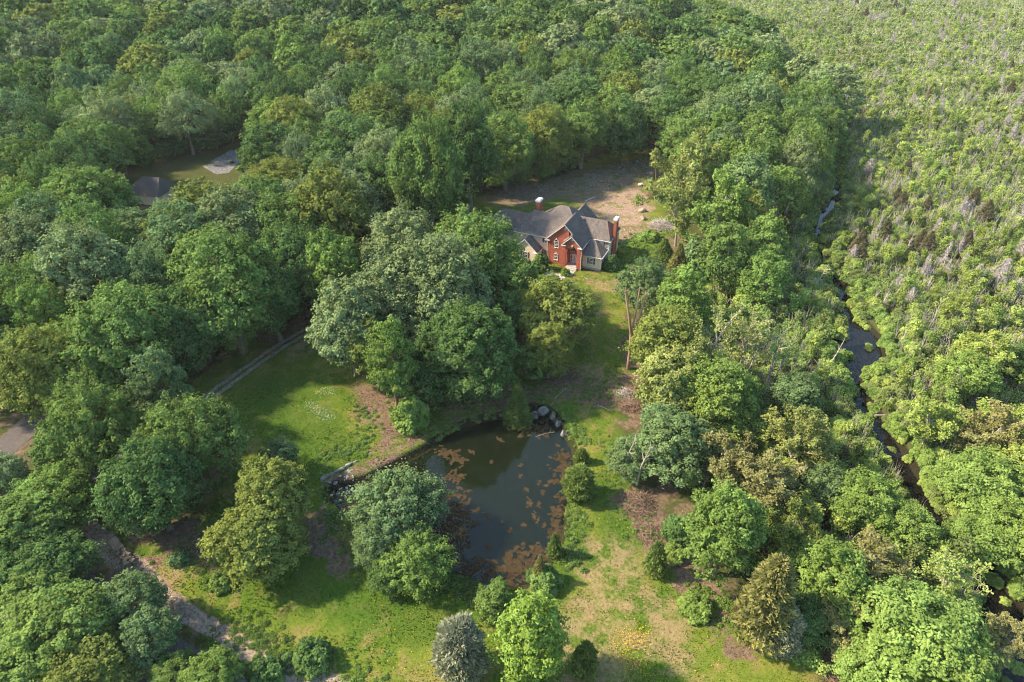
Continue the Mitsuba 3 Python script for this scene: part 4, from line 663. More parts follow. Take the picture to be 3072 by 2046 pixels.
# ---------------------------------------------------------------- the trees one can point to: (name, prototype, leaf, bark, x, y, crown radius, height, label)
SINGLE = [
    ('broadleaf_tree', 'oak0', 'sage', 'bark', -23.4, 134.3, 8.76, 21.3, 'large pale crown at the back left of the clump before the house', None),
    ('broadleaf_tree', 'oak2', 'oak', 'bark', -9.1, 131.9, 9.57, 21.1, 'broad green crown overlapping the left end of the house roof', None),
    ('broadleaf_tree', 'oak1', 'sage', 'bark', -13.9, 114.2, 8.98, 24.9, 'big rounded pale green crown in the middle of the clump in front of the house', None),
    ('broadleaf_tree', 'maple1', 'bright', 'bark', -37.0, 125.9, 6.78, 20.3, 'bright green round tree at the left end of the clump, where the track vanishes', None),
    ('broadleaf_tree', 'oak3', 'sage', 'bark', -29.8, 105.8, 6.60, 20.3, 'pale sage green tree overhanging the lawn on the left side of the central clump', None),
    ('broadleaf_tree', 'oak1', 'sage', 'bark', -23.6, 112.8, 7.32, 20.3, 'pale green tree between the sage green tree and the middle of the clump', None),
    ('broadleaf_tree', 'oak3', 'olive', 'bark', -26.0, 102.6, 4.77, 14.7, 'olive green tree low on the left flank of the central clump', None),
    ('broadleaf_tree', 'maple0', 'bright', 'bark', -20.7, 95.1, 4.41, 18.4, 'bright green tall tree at the front left of the central clump above the bare bank', None),
    ('shrub', 'bush1', 'bright', 'bark', -17.4, 90.9, 3.57, 6.2, 'spreading bright green low tree on the bank left of the pond', None),
    ('broadleaf_tree', 'oak1', 'deep', 'bark', -6.7, 99.0, 6.90, 19.1, 'dark green tree at the front of the central clump facing the pond', None),
    ('broadleaf_tree', 'maple1', 'blue', 'bark', -9.8, 118.5, 5.69, 15.5, 'bluish green tree in the middle of the central clump', None),
    ('broadleaf_tree', 'maple1', 'oak', 'bark', 0.7, 126.2, 5.50, 15.0, 'small green crown just left of the porch walk', None),
    ('broadleaf_tree', 'oak0', 'deep', 'bark', -13.3, 103.2, 5.59, 13.6, 'dark shaded tree low in the middle of the central clump', None),
    ('broadleaf_tree', 'maple0', 'deep', 'bark', -1.0, 115.5, 3.90, 12.1, 'dark slim tree in the hollow of the central clump', None),
    ('broadleaf_tree', 'willow0', 'olive', 'bark', 8.1, 116.7, 6.95, 14.3, 'airy yellow-green tree standing alone in front of the porch walk', None),
    ('broadleaf_tree', 'maple1', 'olive', 'bark', 6.9, 104.8, 4.26, 11.6, 'narrow yellowish tree below the airy tree in front of the house', None),
    ('conifer', 'spruce0', 'darkcedar', 'pale_bark', 1.0, 92.8, 2.72, 9.2, 'thin grey green conifer at the far bank of the pond', None),
    ('understory_tree', 'under0', 'deep', 'bark', -10.0, 99.0, 3.56, 7.5, 'low dark tree at the foot of the central clump nearest the pond', None),
    ('understory_tree', 'under1', 'oak', 'bark', 3.9, 104.5, 2.87, 7.3, 'low green tree beside the brown hollow at the right of the central clump', None),
    ('understory_tree', 'under0', 'deep', 'bark', -15.3, 96.5, 3.50, 7.4, 'low dark tree behind the spreading shrub left of the pond', None),
    ('broadleaf_tree', 'oak1', 'oak', 'bark', -20.8, 164.4, 8.14, 32.7, 'tall green tree at the wood edge behind the left end of the house', None),
    ('broadleaf_tree', 'oak3', 'deep', 'bark', -12.1, 183.8, 7.74, 31.0, 'tall dark green tree behind the house at the left rim of the clearing', None),
    ('broadleaf_tree', 'oak0', 'oak', 'bark', -2.2, 199.8, 9.03, 23.0, 'tall green tree at the back left rim of the dirt clearing', None),
    ('broadleaf_tree', 'oak1', 'olive', 'bark', 9.8, 210.6, 8.44, 22.2, 'tall olive tree with pale trunks at the back of the dirt clearing', None),
    ('broadleaf_tree', 'oak3', 'oak', 'bark', 22.7, 219.1, 7.67, 22.5, 'tall green tree with a bare pale trunk above the dirt clearing', None),
    ('broadleaf_tree', 'oak0', 'deep', 'bark', 36.4, 227.1, 8.64, 19.9, 'tall dark tree at the back right rim of the dirt clearing', None),
    ('broadleaf_tree', 'oak2', 'oak', 'bark', -48.6, 76.4, 6.52, 15.8, 'big dense oak at the end of the track, right of its pair', None),
    ('broadleaf_tree', 'oak0', 'oak', 'bark', -63.5, 79.1, 6.49, 16.5, 'big dense oak at the left, overhanging the asphalt drive', None),
    ('broadleaf_tree', 'oak1', 'deep', 'bark', -50.3, 67.8, 5.77, 16.0, 'dark lower crown between the two big oaks at the left', None),
    ('broadleaf_tree', 'maple0', 'blue', 'bark', -58.0, 88.6, 4.84, 16.5, 'pale bluish tree top rising behind the two big oaks', None),
    ('broadleaf_tree', 'under1', 'blue', 'bark', -52.5, 66.9, 2.79, 7.9, 'silvery green sapling at the left, above the stone wall', None),
    ('broadleaf_tree', 'oak3', 'olive', 'bark', -33.8, 68.1, 4.77, 12.5, 'tall olive brown tree left of the pond, upper crown', None),
    ('broadleaf_tree', 'oak1', 'olive', 'bark', -34.5, 61.1, 5.25, 10.5, 'wide olive brown tree left of the pond, lower crown over the lawn', None),
    ('broadleaf_tree', 'maple1', 'blue', 'bark', -36.5, 78.3, 3.06, 7.5, 'small blue-green tree top behind the olive brown tree left of the pond', None),
    ('broadleaf_tree', 'willow0', 'blue', 'pale_bark', -16.3, 68.0, 5.61, 11.6, 'blue-green many-stemmed tree leaning over the left side of the pond', None),
    ('broadleaf_tree', 'willow0', 'bright', 'pale_bark', -12.8, 59.0, 3.81, 7.4, 'light green lower tree at the near left edge of the pond', None),
    ('broadleaf_tree', 'maple1', 'blue', 'bark', -18.5, 61.8, 3.26, 7.5, 'dark blue-green crown at the near left of the pond behind the light green tree', None),
    ('broadleaf_tree', 'maple1', 'deep', 'bark', -16.5, 57.7, 2.59, 4.9, 'low dark tree under the pond-side trees, by the near bank', None),
    ('broadleaf_tree', 'oak0', 'bright', 'bark', -66.1, 68.4, 6.09, 9.2, 'yellow-green crown at the left edge below the gravel drive', None),
    ('broadleaf_tree', 'oak1', 'oak', 'bark', -67.4, 62.5, 5.48, 9.4, 'green crown cut by the left edge of the photo beside the asphalt', None),
    ('broadleaf_tree', 'oak2', 'deep', 'bark', -61.7, 56.6, 5.51, 7.5, 'broad dark green crown left of the stone wall', None),
    ('broadleaf_tree', 'maple1', 'blue', 'bark', -47.2, 52.4, 3.79, 8.2, 'pale bluish green tree right beside the dirt path at the lower left', None),
    ('broadleaf_tree', 'maple0', 'blue', 'bark', -43.2, 47.5, 3.49, 8.1, 'blue-green tree low beside the dirt path, in front of the paler one', None),
    ('broadleaf_tree', 'oak0', 'oak', 'bark', -53.1, 47.6, 6.66, 10.0, 'very broad mid-green crown in the bottom left corner group', None),
    ('broadleaf_tree', 'oak1', 'olive', 'bark', -48.1, 43.5, 4.70, 8.1, 'olive green crown at the bottom edge left of the parking court', None),
    ('broadleaf_tree', 'maple1', 'bright', 'bark', -34.5, 43.4, 3.37, 5.7, 'light green crown at the bottom edge where the dirt path begins', None),
    ('broadleaf_tree', 'maple1', 'oak', 'bark', -39.2, 44.1, 2.78, 4.7, 'green crown at the bottom edge between two lighter crowns', None),
    ('broadleaf_tree', 'oak2', 'blue', 'bark', -57.7, 44.7, 4.17, 5.7, 'bluish green crown in the very bottom left corner', None),
    ('broadleaf_tree', 'oak3', 'oak', 'bark', -59.4, 51.9, 4.31, 8.2, 'green crown near the left edge above the corner group', None),
    ('broadleaf_tree', 'maple1', 'sage', 'bark', -75.5, 72.4, 3.54, 9.6, 'pale green crown at the left edge beside the drive', None),
    ('understory_tree', 'under0', 'deep', 'bark', -71.9, 79.3, 3.43, 7.2, 'dark evergreen-like shrub tree between asphalt drive and leaf litter', None),
    ('broadleaf_tree', 'oak1', 'oak', 'bark', -54.2, 113.4, 8.52, 24.8, 'tall pale-limbed tree at the wood edge above the track with its trunk showing', None),
    ('broadleaf_tree', 'oak0', 'deep', 'bark', -60.8, 107.6, 7.32, 17.8, 'dark green tree at the wood edge left of the pale-limbed tree', None),
    ('broadleaf_tree', 'oak2', 'oak', 'bark', -68.9, 100.9, 9.07, 20.0, 'broad green crown in the wood left of the track', None),
    ('broadleaf_tree', 'oak3', 'deep', 'bark', -47.8, 117.3, 5.63, 17.4, 'dark green tree at the wood edge where the track disappears', None),
    ('broadleaf_tree', 'oak1', 'sage', 'bark', -84.5, 119.5, 8.65, 23.9, 'pale feathery crown in the wood far left', None),
    ('broadleaf_tree', 'oak0', 'olive', 'bark', -80.5, 94.3, 7.07, 17.2, 'olive green crown at the far left above the drive', None),
    ('broadleaf_tree', 'oak2', 'oak', 'bark', -71.4, 90.6, 5.51, 12.1, 'green crown just behind the big oak over the drive', None),
    ('broadleaf_tree', 'oak1', 'sage', 'bark', -104.9, 132.4, 7.51, 20.8, 'silvery crown at the left edge in the wood', None),
    ('broadleaf_tree', 'oak0', 'blue', 'bark', -90.9, 150.7, 7.34, 14.3, 'blue-green crown just below the grey neighbouring roof', None),
    ('broadleaf_tree', 'oak3', 'olive', 'bark', -74.9, 154.7, 8.48, 19.6, 'yellowish crown directly in front of the neighbouring roof', None),
    ('broadleaf_tree', 'thin0', 'gold', 'pale_bark', 47.4, 175.8, 9.46, 27.1, 'thin-leaved pale golden tree at the right of the dirt clearing', None),
    ('broadleaf_tree', 'thin1', 'gold', 'pale_bark', 42.6, 161.4, 8.14, 21.2, 'thin golden lower tree beside the boulders', None),
    ('broadleaf_tree', 'thin2', 'moss', 'pale_bark', 49.0, 153.7, 9.33, 24.3, 'light green airy tree behind the golden trees right of the house', None),
    ('broadleaf_tree', 'maple1', 'blue', 'bark', 60.5, 167.9, 7.87, 21.4, 'blue-green crown right of the golden thin-leaved trees', None),
    ('broadleaf_tree', 'maple0', 'bright', 'bark', 53.7, 179.0, 4.20, 14.3, 'slim bright green tree among the golden thin-leaved trees', None),
    ('broadleaf_tree', 'willow0', 'blue', 'pale_bark', 28.4, 127.2, 4.86, 13.2, 'blue-green tree with dead tops beside the lawn right of the house', None),
    ('broadleaf_tree', 'maple0', 'bright', 'bark', 34.8, 118.4, 5.25, 16.2, 'bright green round tree below the dead-topped tree at the lawn edge', None),
    ('broadleaf_tree', 'maple1', 'oak', 'bark', 47.5, 136.6, 5.80, 17.3, 'green tree with a leaning bare trunk right of the white-flowered shrubs', None),
    ('broadleaf_tree', 'maple1', 'bright', 'bark', 54.0, 129.2, 5.14, 14.0, 'fresh green crown above the pale bare trees toward the creek', None),
    ('broadleaf_tree', 'oak1', 'olive', 'bark', 28.7, 102.7, 6.53, 16.3, 'olive tree right of the forked dead tree', None),
    ('broadleaf_tree', 'maple1', 'gold', 'bark', 27.0, 91.5, 5.87, 15.1, 'yellow-green tree below the olive tree beside the brush piles', None),
    ('broadleaf_tree', 'oak1', 'moss', 'bark', 33.7, 88.6, 5.94, 14.8, 'greenish tree below the pale leaning trunks', None),
    ('broadleaf_tree', 'bare0', 'gold', 'pale_bark', 35.8, 99.6, 6.44, 19.6, 'nearly bare pale tree with long grey limbs, left one of the leaning group', None),
    ('broadleaf_tree', 'bare1', 'gold', 'pale_bark', 41.9, 100.3, 5.74, 18.3, 'nearly bare pale tree with long grey limbs, middle one of the leaning group', None),
    ('broadleaf_tree', 'bare0', 'moss', 'pale_bark', 47.7, 101.4, 5.06, 15.4, 'nearly bare pale tree with long grey limbs, right one of the leaning group', None),
    ('broadleaf_tree', 'thin1', 'olive', 'bark', 58.9, 155.5, 6.92, 16.2, 'olive airy crown between the blue-green crown and the creek', None),
    ('broadleaf_tree', 'maple0', 'oak', 'bark', 57.9, 141.1, 5.46, 16.9, 'green crown beside the creek above the fresh green one', None),
    ('conifer', 'spruce0', 'darkcedar', 'bark', 37.1, 150.6, 3.30, 7.3, 'grey green spruce between the lawn and the brush right of the house', None),
    ('conifer', 'spruce0', 'cedar', 'bark', 39.2, 143.9, 2.87, 9.2, 'brownish spruce just right of the grey green spruce', None),
    ('shrub', 'bush1', 'blue', 'bark', 44.3, 147.7, 4.19, 7.8, 'shrub dotted with white blossom right of the spruces', None),
    ('shrub', 'bush0', 'bright', 'bark', 36.3, 165.8, 3.17, 2.3, 'bright green low shrub patch right of the house chimney', None),
    ('broadleaf_tree', 'oak3', 'olive', 'bark', -81.8, 150.6, 6.80, 15.7, 'olive crown overlapping the lower right of the neighbouring roof', None),
    ('broadleaf_tree', 'oak0', 'oak', 'bark', -66.7, 166.3, 8.45, 16.4, 'green crown right of the neighbouring roof hiding the gravel bed', None),
    ('broadleaf_tree', 'oak1', 'oak', 'bark', -104.6, 160.6, 8.97, 21.1, 'broad green crown left of the neighbouring roof', None),
    ('broadleaf_tree', 'oak2', 'olive', 'bark', -63.3, 180.3, 9.00, 15.8, 'olive crown at the right end of the shaded neighbouring lawn', None),
    ('broadleaf_tree', 'oak0', 'blue', 'bark', -71.5, 136.6, 9.10, 22.1, 'blue-green crown in the wood below the neighbouring house', None),
    ('broadleaf_tree', 'oak1', 'sage', 'bark', -62.3, 140.6, 8.32, 23.0, 'pale sage crown in the wood between the neighbouring house and the track', None),
    ('broadleaf_tree', 'oak2', 'oak', 'bark', -51.1, 142.2, 9.39, 20.7, 'green crown in the wood above the end of the track', None),
    ('broadleaf_tree', 'oak3', 'olive', 'bark', -41.8, 146.2, 8.51, 26.2, 'olive crown in the wood left of the house clump', None),
    ('broadleaf_tree', 'maple0', 'bright', 'bark', 27.7, 60.0, 4.96, 15.7, 'dense bright green tree behind the brown cedar', None),
    ('broadleaf_tree', 'oak1', 'blue', 'bark', 25.0, 79.5, 5.60, 11.5, 'blue-green crown beside the middle brush pile', None),
    ('broadleaf_tree', 'maple1', 'blue', 'bark', 18.6, 78.5, 3.58, 7.2, 'blue-green tree with bleached dead limbs beside the lawn', None),
    ('broadleaf_tree', 'thin0', 'tan', 'pale_bark', 32.8, 75.2, 5.55, 11.2, 'orange tan thin-leaved crown right of the blue-green crown', None),
    ('broadleaf_tree', 'thin2', 'tan', 'pale_bark', 37.6, 70.2, 6.23, 12.6, 'broad tan thin-leaved crown in the middle of the right-hand trees', None),
    ('broadleaf_tree', 'thin1', 'gold', 'pale_bark', 44.6, 79.8, 6.39, 13.0, 'pale yellow spreading crown beside the creek bend', None),
    ('broadleaf_tree', 'maple1', 'bright', 'bark', 39.9, 94.3, 3.82, 8.1, 'bright green small tree below the pale leaning trunks', None),
    ('broadleaf_tree', 'maple1', 'blue', 'bark', 49.5, 93.5, 4.17, 8.4, 'blue-green tree beside the creek above the pale yellow crown', None),
    ('broadleaf_tree', 'oak0', 'bright', 'bark', 50.7, 68.4, 5.15, 9.2, 'light green broad crown left of the dark creek', None),
    ('broadleaf_tree', 'maple1', 'blue', 'bark', 46.8, 71.5, 3.85, 8.2, 'blue-green crown between the tan crown and the creek', None),
    ('broadleaf_tree', 'thin0', 'olive', 'bark', 38.0, 62.8, 4.73, 9.6, 'olive thin-leaved crown right of the dense bright green tree', None),
    ('broadleaf_tree', 'maple1', 'bright', 'bark', 40.1, 55.1, 4.82, 10.7, 'bright green round tree right of the brown cedar', None),
    ('broadleaf_tree', 'thin1', 'tan', 'pale_bark', 47.4, 56.6, 4.33, 9.2, 'tan yellow thin-leaved crown right of the bright green round tree', None),
    ('broadleaf_tree', 'bare1', 'lime', 'pale_bark', 55.3, 54.4, 5.00, 11.3, 'lime-flecked nearly bare tree with pale forked limbs at the lower right', None),
    ('broadleaf_tree', 'thin2', 'tan', 'pale_bark', 39.8, 48.5, 4.41, 8.0, 'tan thin-leaved crown in front of the bright green round tree', None),
    ('broadleaf_tree', 'oak2', 'moss', 'bark', 46.5, 45.6, 6.98, 11.4, 'broad green crown at the bottom right', None),
    ('broadleaf_tree', 'maple1', 'deep', 'bark', 36.1, 50.7, 3.49, 6.3, 'dark green lower tree in front of the bright green round tree', None),
    ('broadleaf_tree', 'maple1', 'moss', 'bark', 55.1, 64.0, 3.62, 7.7, 'mossy green crown at the left bank of the dark creek', None),
    ('broadleaf_tree', 'thin1', 'tan', 'pale_bark', 58.4, 47.6, 3.87, 7.4, 'tan thin-leaved crown in the bottom right corner', None),
    ('broadleaf_tree', 'maple0', 'moss', 'bark', 40.9, 43.6, 3.73, 7.6, 'green crown at the bottom edge right of the brush', None),
    ('broadleaf_tree', 'thin0', 'lime', 'pale_bark', 68.4, 84.5, 5.62, 10.8, 'lime green airy tree on the right bank above the creek bend', None),
    ('broadleaf_tree', 'thin2', 'tan', 'pale_bark', 75.4, 81.7, 6.15, 12.5, 'orange tan crown near the right edge below the shady glade', None),
    ('broadleaf_tree', 'maple1', 'moss', 'bark', 82.3, 98.4, 4.69, 9.4, 'mossy crown left of the shady glade', None),
    ('broadleaf_tree', 'thin1', 'lime', 'pale_bark', 88.1, 104.1, 6.04, 11.0, 'lime crown above the shady glade at the right edge', None),
    ('broadleaf_tree', 'oak0', 'moss', 'bark', 69.2, 71.4, 5.90, 10.0, 'broad mossy crown on the right bank', None),
    ('broadleaf_tree', 'oak1', 'lime', 'bark', 75.4, 73.6, 4.88, 9.5, 'lime green crown cut by the right edge above the broad mossy ones', None),
    ('broadleaf_tree', 'oak2', 'moss', 'bark', 68.8, 64.0, 5.72, 8.3, 'broad mossy crown at the right edge, lower one', None),
    ('broadleaf_tree', 'maple1', 'moss', 'bark', 63.4, 63.0, 3.89, 7.4, 'mossy crown directly on the right bank of the dark creek', None),
    ('broadleaf_tree', 'oak1', 'deep', 'bark', 95.4, 104.1, 3.67, 7.5, 'dark green crown at the right edge behind the white bird house', None),
    ('conifer', 'cedar0', 'cedar', 'pale_bark', 30.5, 50.2, 3.64, 15.4, 'tall brown cedar with its pale trunk showing at the lawn edge', None),
    ('conifer', 'cedar1', 'bluecedar', 'bark', 32.8, 48.9, 2.24, 7.6, 'small grey cedar beside the tall brown cedar', None),
    ('broadleaf_tree', 'column0', 'vivid', 'bark', 2.4, 45.3, 3.95, 14.3, 'dense bright yellow-green upright tree alone at the bottom of the lawn', None),
    ('conifer', 'cedar1', 'bluecedar', 'bark', -6.1, 45.7, 2.91, 9.8, 'rounded blue-grey cedar standing alone on the lawn', None),
    ('conifer', 'cedar2', 'darkcedar', 'bark', 8.6, 45.8, 1.69, 5.9, 'small dark green cedar bush beside the bright upright tree', None),
    ('conifer', 'cedar1', 'darkcedar', 'bark', 10.2, 74.2, 2.39, 5.8, 'green cedar on the right bank of the pond', None),
    ('conifer', 'cedar2', 'darkcedar', 'bark', 11.3, 81.7, 1.27, 3.1, 'smaller cedar further along the right bank of the pond', None),
    ('conifer', 'cedar2', 'darkcedar', 'bark', 19.6, 60.1, 1.53, 6.0, 'dark pointed cedar bush by the lawn edge below the brush piles', None),
    ('conifer', 'cedar2', 'darkcedar', 'bark', 6.0, 63.1, 1.03, 4.8, 'slim cedar at the near right corner of the pond', None),
    ('conifer', 'spruce0', 'cedar', 'bark', 3.7, 58.8, 1.28, 5.4, 'scraggy grey conifer at the near right edge of the pond', None),
    ('conifer', 'spruce0', 'darkcedar', 'bark', -15.2, 173.7, 2.73, 6.6, 'pointed spruce tip behind the clump left of the house', None),
    ('understory_tree', 'under0', 'bright', 'bark', -1.7, 56.6, 1.21, 2.8, 'small bright sapling on the near bank of the pond', None),
    ('understory_tree', 'under1', 'oak', 'bark', -2.6, 53.7, 1.95, 4.4, 'scrubby tree on the near bank left of the bright upright tree', None),
    ('shrub', 'bush1', 'deep', 'bark', 6.7, 148.3, 2.54, 4.1, 'dark shrub against the brick front left of the porch', None),
    ('shrub', 'bush1', 'deep', 'bark', 24.2, 149.0, 2.23, 3.6, 'dark shrub at the right end wall of the house', None),
    ('shrub', 'bush0', 'bright', 'bark', 12.9, 145.7, 1.26, 1.7, 'small shrub beside the porch steps', None),
    ('shrub', 'bush0', 'deep', 'bark', -24.3, 47.3, 2.63, 2.8, 'dark green shrub mass at the bottom edge of the lawn, right one', None),
    ('shrub', 'bush0', 'deep', 'bark', -29.2, 45.0, 2.44, 2.6, 'dark green shrub mass at the bottom edge beside the dirt path', None),
    ('shrub', 'bush0', 'deep', 'bark', -27.3, 47.2, 1.06, 1.1, 'small dark shrub between the two shrub masses at the bottom edge', None),
    ('shrub', 'bush0', 'oak', 'bark', -39.3, 58.1, 1.76, 1.9, 'low shrub in the lawn under the olive brown tree', None),
    ('shrub', 'bush0', 'deep', 'bark', 3.2, 60.0, 1.49, 1.6, 'dark shrub behind the scraggy conifer at the pond corner', None),
    ('shrub', 'bush1', 'oak', 'bark', 4.5, 58.1, 2.33, 2.8, 'green shrub mass at the near right corner of the pond', None),
    ('shrub', 'bush0', 'blue', 'bark', -46.6, 62.1, 1.52, 1.6, 'grey green leafy shrub on the grass beside the stone wall', None),
    ('shrub', 'bush0', 'blue', 'bark', -94.5, 232.4, 1.05, 1.1, 'small shrub on the grey gravel bed, upper one', None),
    ('shrub', 'bush0', 'deep', 'bark', -94.3, 224.2, 0.88, 0.9, 'small shrub on the grey gravel bed, lower one', None),
    ('shrub', 'bush1', 'deep', 'bark', 24.0, 66.6, 2.51, 3.7, 'dark leafy shrub behind the large brush pile', None),
    ('shrub', 'bush0', 'bright', 'bark', 23.9, 54.4, 2.54, 2.1, 'yellow-green shrub at the foot of the dense bright green tree', None),
    ('shrub', 'bush0', 'bright', 'bark', 36.0, 48.4, 2.40, 1.8, 'bright green low shrub strip at the lawn edge near the bottom right', None),
    ('shrub', 'bush0', 'moss', 'bark', 22.7, 62.8, 1.83, 1.9, 'green shrub below the large brush pile', None),
]
taken = []
r1 = random.Random(3)
for name, proto, lf, bk, x, y, R, Hh, lab, grp in SINGLE:
    p = PROTO[proto]; k = plant(numbered(name), proto, lf, x, y, R / p['R'], Hh / p['H'], r1.uniform(0, 6.28), bk)
    tag(k, lab, {'conifer': 'conifer', 'shrub': 'shrub', 'dead_tree': 'dead tree'}.get(name, 'tree'), grp); taken.append((x, y, R))
# ---------------------------------------------------------------- the wood: trees scattered over its area
WOOD = Polygon([(-127.4, 90.5), (-89.3, 92.8), (-80.0, 89.9), (-70.2, 102.7), (-63.3, 104.0), (-56.3, 114.1), (-50.7, 125.4), (-46.0, 131.2), (-39.3, 143.9), (-33.8, 155.3), (-26.0, 173.2), (-21.0, 185.1), (-12.3, 198.8), (8.7, 207.2), (22.1, 220.5), (33.4, 237.3), (49.3, 235.6), (48.1, 204.5), (47.1, 173.7), (51.9, 159.0), (64.3, 162.8), (82.5, 185.8), (96.4, 206.4), (110.2, 233.2), (119.9, 260.6), (124.6, 297.2), (123.1, 326.8), (124.1, 371.5), (130.5, 428.2), (127.1, 502.4), (123.7, 591.8), (118.0, 638.6), (40.8, 587.9), (-290.8, 587.9), (-508.7, 534.4)])
GLADE = Polygon([(-122.3, 199.1), (-123.2, 222.2), (-110.1, 229.6), (-103.1, 244.2), (-92.6, 246.9), (-79.1, 225.5), (-67.8, 185.8), (-59.1, 143.9), (-68.1, 131.8), (-80.9, 131.8), (-97.6, 143.9)])
DARKGAP = Polygon([(-299.7, 416.0), (-275.9, 425.5), (-251.5, 402.7), (-246.1, 371.6), (-266.2, 361.1)])
rw = random.Random(17); pts = []
minx, miny, maxx, maxy = WOOD.bounds
cell = {}
def far_from(x, y, d):
    i, j = int(x // 12), int(y // 12)
    return all((x - a) ** 2 + (y - b) ** 2 > ((d + c) * .5) ** 2 for di in (-1, 0, 1) for dj in (-1, 0, 1) for a, b, c in cell.get((i + di, j + dj), ()))
for x, y, R in taken: cell.setdefault((int(x // 12), int(y // 12)), []).append((x, y, R * 1.5))
for _ in range(42000):
    y = miny + (maxy - miny) * rw.random() ** 1.0; x = rw.uniform(max(minx, -y * .78 - 20), min(maxx, y * .78 + 20))
    if y > 600 or not shapely.contains_xy(WOOD, x, y) or shapely.contains_xy(GLADE, x, y) or shapely.contains_xy(DARKGAP, x, y): continue
    d = rw.uniform(7.6, 12.6) * (1 if y < 200 else 1.15 if y < 320 else 1.35)
    if not far_from(x, y, d): continue
    cell.setdefault((int(x // 12), int(y // 12)), []).append((x, y, d)); pts.append((x, y, d))
pts.sort(key=lambda q: math.hypot(q[0], q[1]))
TINTS = [('oak', .36, 'mid green'), ('deep', .24, 'dark green'), ('olive', .08, 'olive green'), ('blue', .16, 'bluish green'), ('bright', .08, 'bright green'), ('sage', .10, 'pale sage green')]
def pick(u, table):
    for t in table:
        u -= t[1]
        if u <= 0: return t
    return table[0]
edge = WOOD.exterior; n_ind = 0
for i, (x, y, d) in enumerate(pts):
    t = pick(rw.random(), TINTS); R = d * rw.uniform(.62, .8); Hh = rw.uniform(16.5, 22.5) * (.84 + .022 * R); near = math.hypot(x, y)
    rim = edge.distance(Point(x, y)) < 7
    proto = (f'oak{rw.randrange(4)}' if near < 150 else f'mid{rw.randrange(5)}' if near < 300 else f'far{rw.randrange(5)}')
    if n_ind < 290:
        k = numbered('broadleaf_tree'); n_ind += 1
        side = (('along the gravel track' if x > -62 else 'far left of the gravel track') if x < -8 and y < 150 else 'below the grey-roofed house' if x < -8 and y < 185 else ('left of the neighbouring lawn' if x < -118 else 'behind the neighbouring lawn' if y > 215 else 'beside the neighbouring lawn') if x < -40 and y < 290 else 'behind the dirt clearing' if x < 45 else 'between dirt clearing and creek' if y < 260 else 'on the far side of the clearing')
        size = 'very broad' if R > 8.3 else 'broad' if R > 6.8 else 'mid-sized' if R > 5.2 else 'small-crowned'
        tag(k, f'{size} {t[2]} tree in the wood {side}', 'tree', f'{size} {t[2]} trees in the wood {side}')
    else: k = f'far_wood__{i:04d}'
    plant(k, proto, t[0], x, y, R / PROTO[proto]['R'], Hh / PROTO[proto]['H'], rw.uniform(0, 6.28), 'pale_bark' if rim and i % 3 == 0 else 'bark')
tag('far_wood', 'continuous crowns of the broadleaf wood receding up the hill', kind='stuff')
# low trees and shrubs along the edges of the wood
rs = random.Random(23)
def along(pts, step, jit):
    ls = LineString(pts); n = int(ls.length / step)
    for i in range(n + 1):
        p = ls.interpolate(i * step + rs.uniform(-.3, .3) * step); yield p.x + rs.uniform(-jit, jit), p.y + rs.uniform(-jit, jit)
for pts_, lab in (([(-69.6, 102.3), (-63.6, 104.6), (-56.5, 114.6), (-50.9, 126.3), (-46.5, 131.2)], 'along the wood edge above the gravel track'), ([(-33.8, 155.3), (-26.0, 173.7), (-21.1, 186.4), (-12.3, 199.8), (8.7, 208.3), (22.3, 222.2)], 'along the wood edge behind the house'), ([(-124.8, 216.1), (-118.4, 227.9), (-108.3, 236.8), (-98.2, 248.6)], 'at the back of the shaded neighbouring lawn')):
    for x, y in along(pts_, 4.2, 1.4):
        pr = f'under{rs.randrange(2)}'; s = rs.uniform(.7, 1.25); k = plant(numbered('understory_tree'), pr, rs.choice(['deep', 'deep', 'oak', 'bright']), x, y, s, s * rs.uniform(.8, 1.15), rs.uniform(0, 6))
        tag(k, f'low dark leafy tree {lab}', 'small tree', f'low trees {lab}')
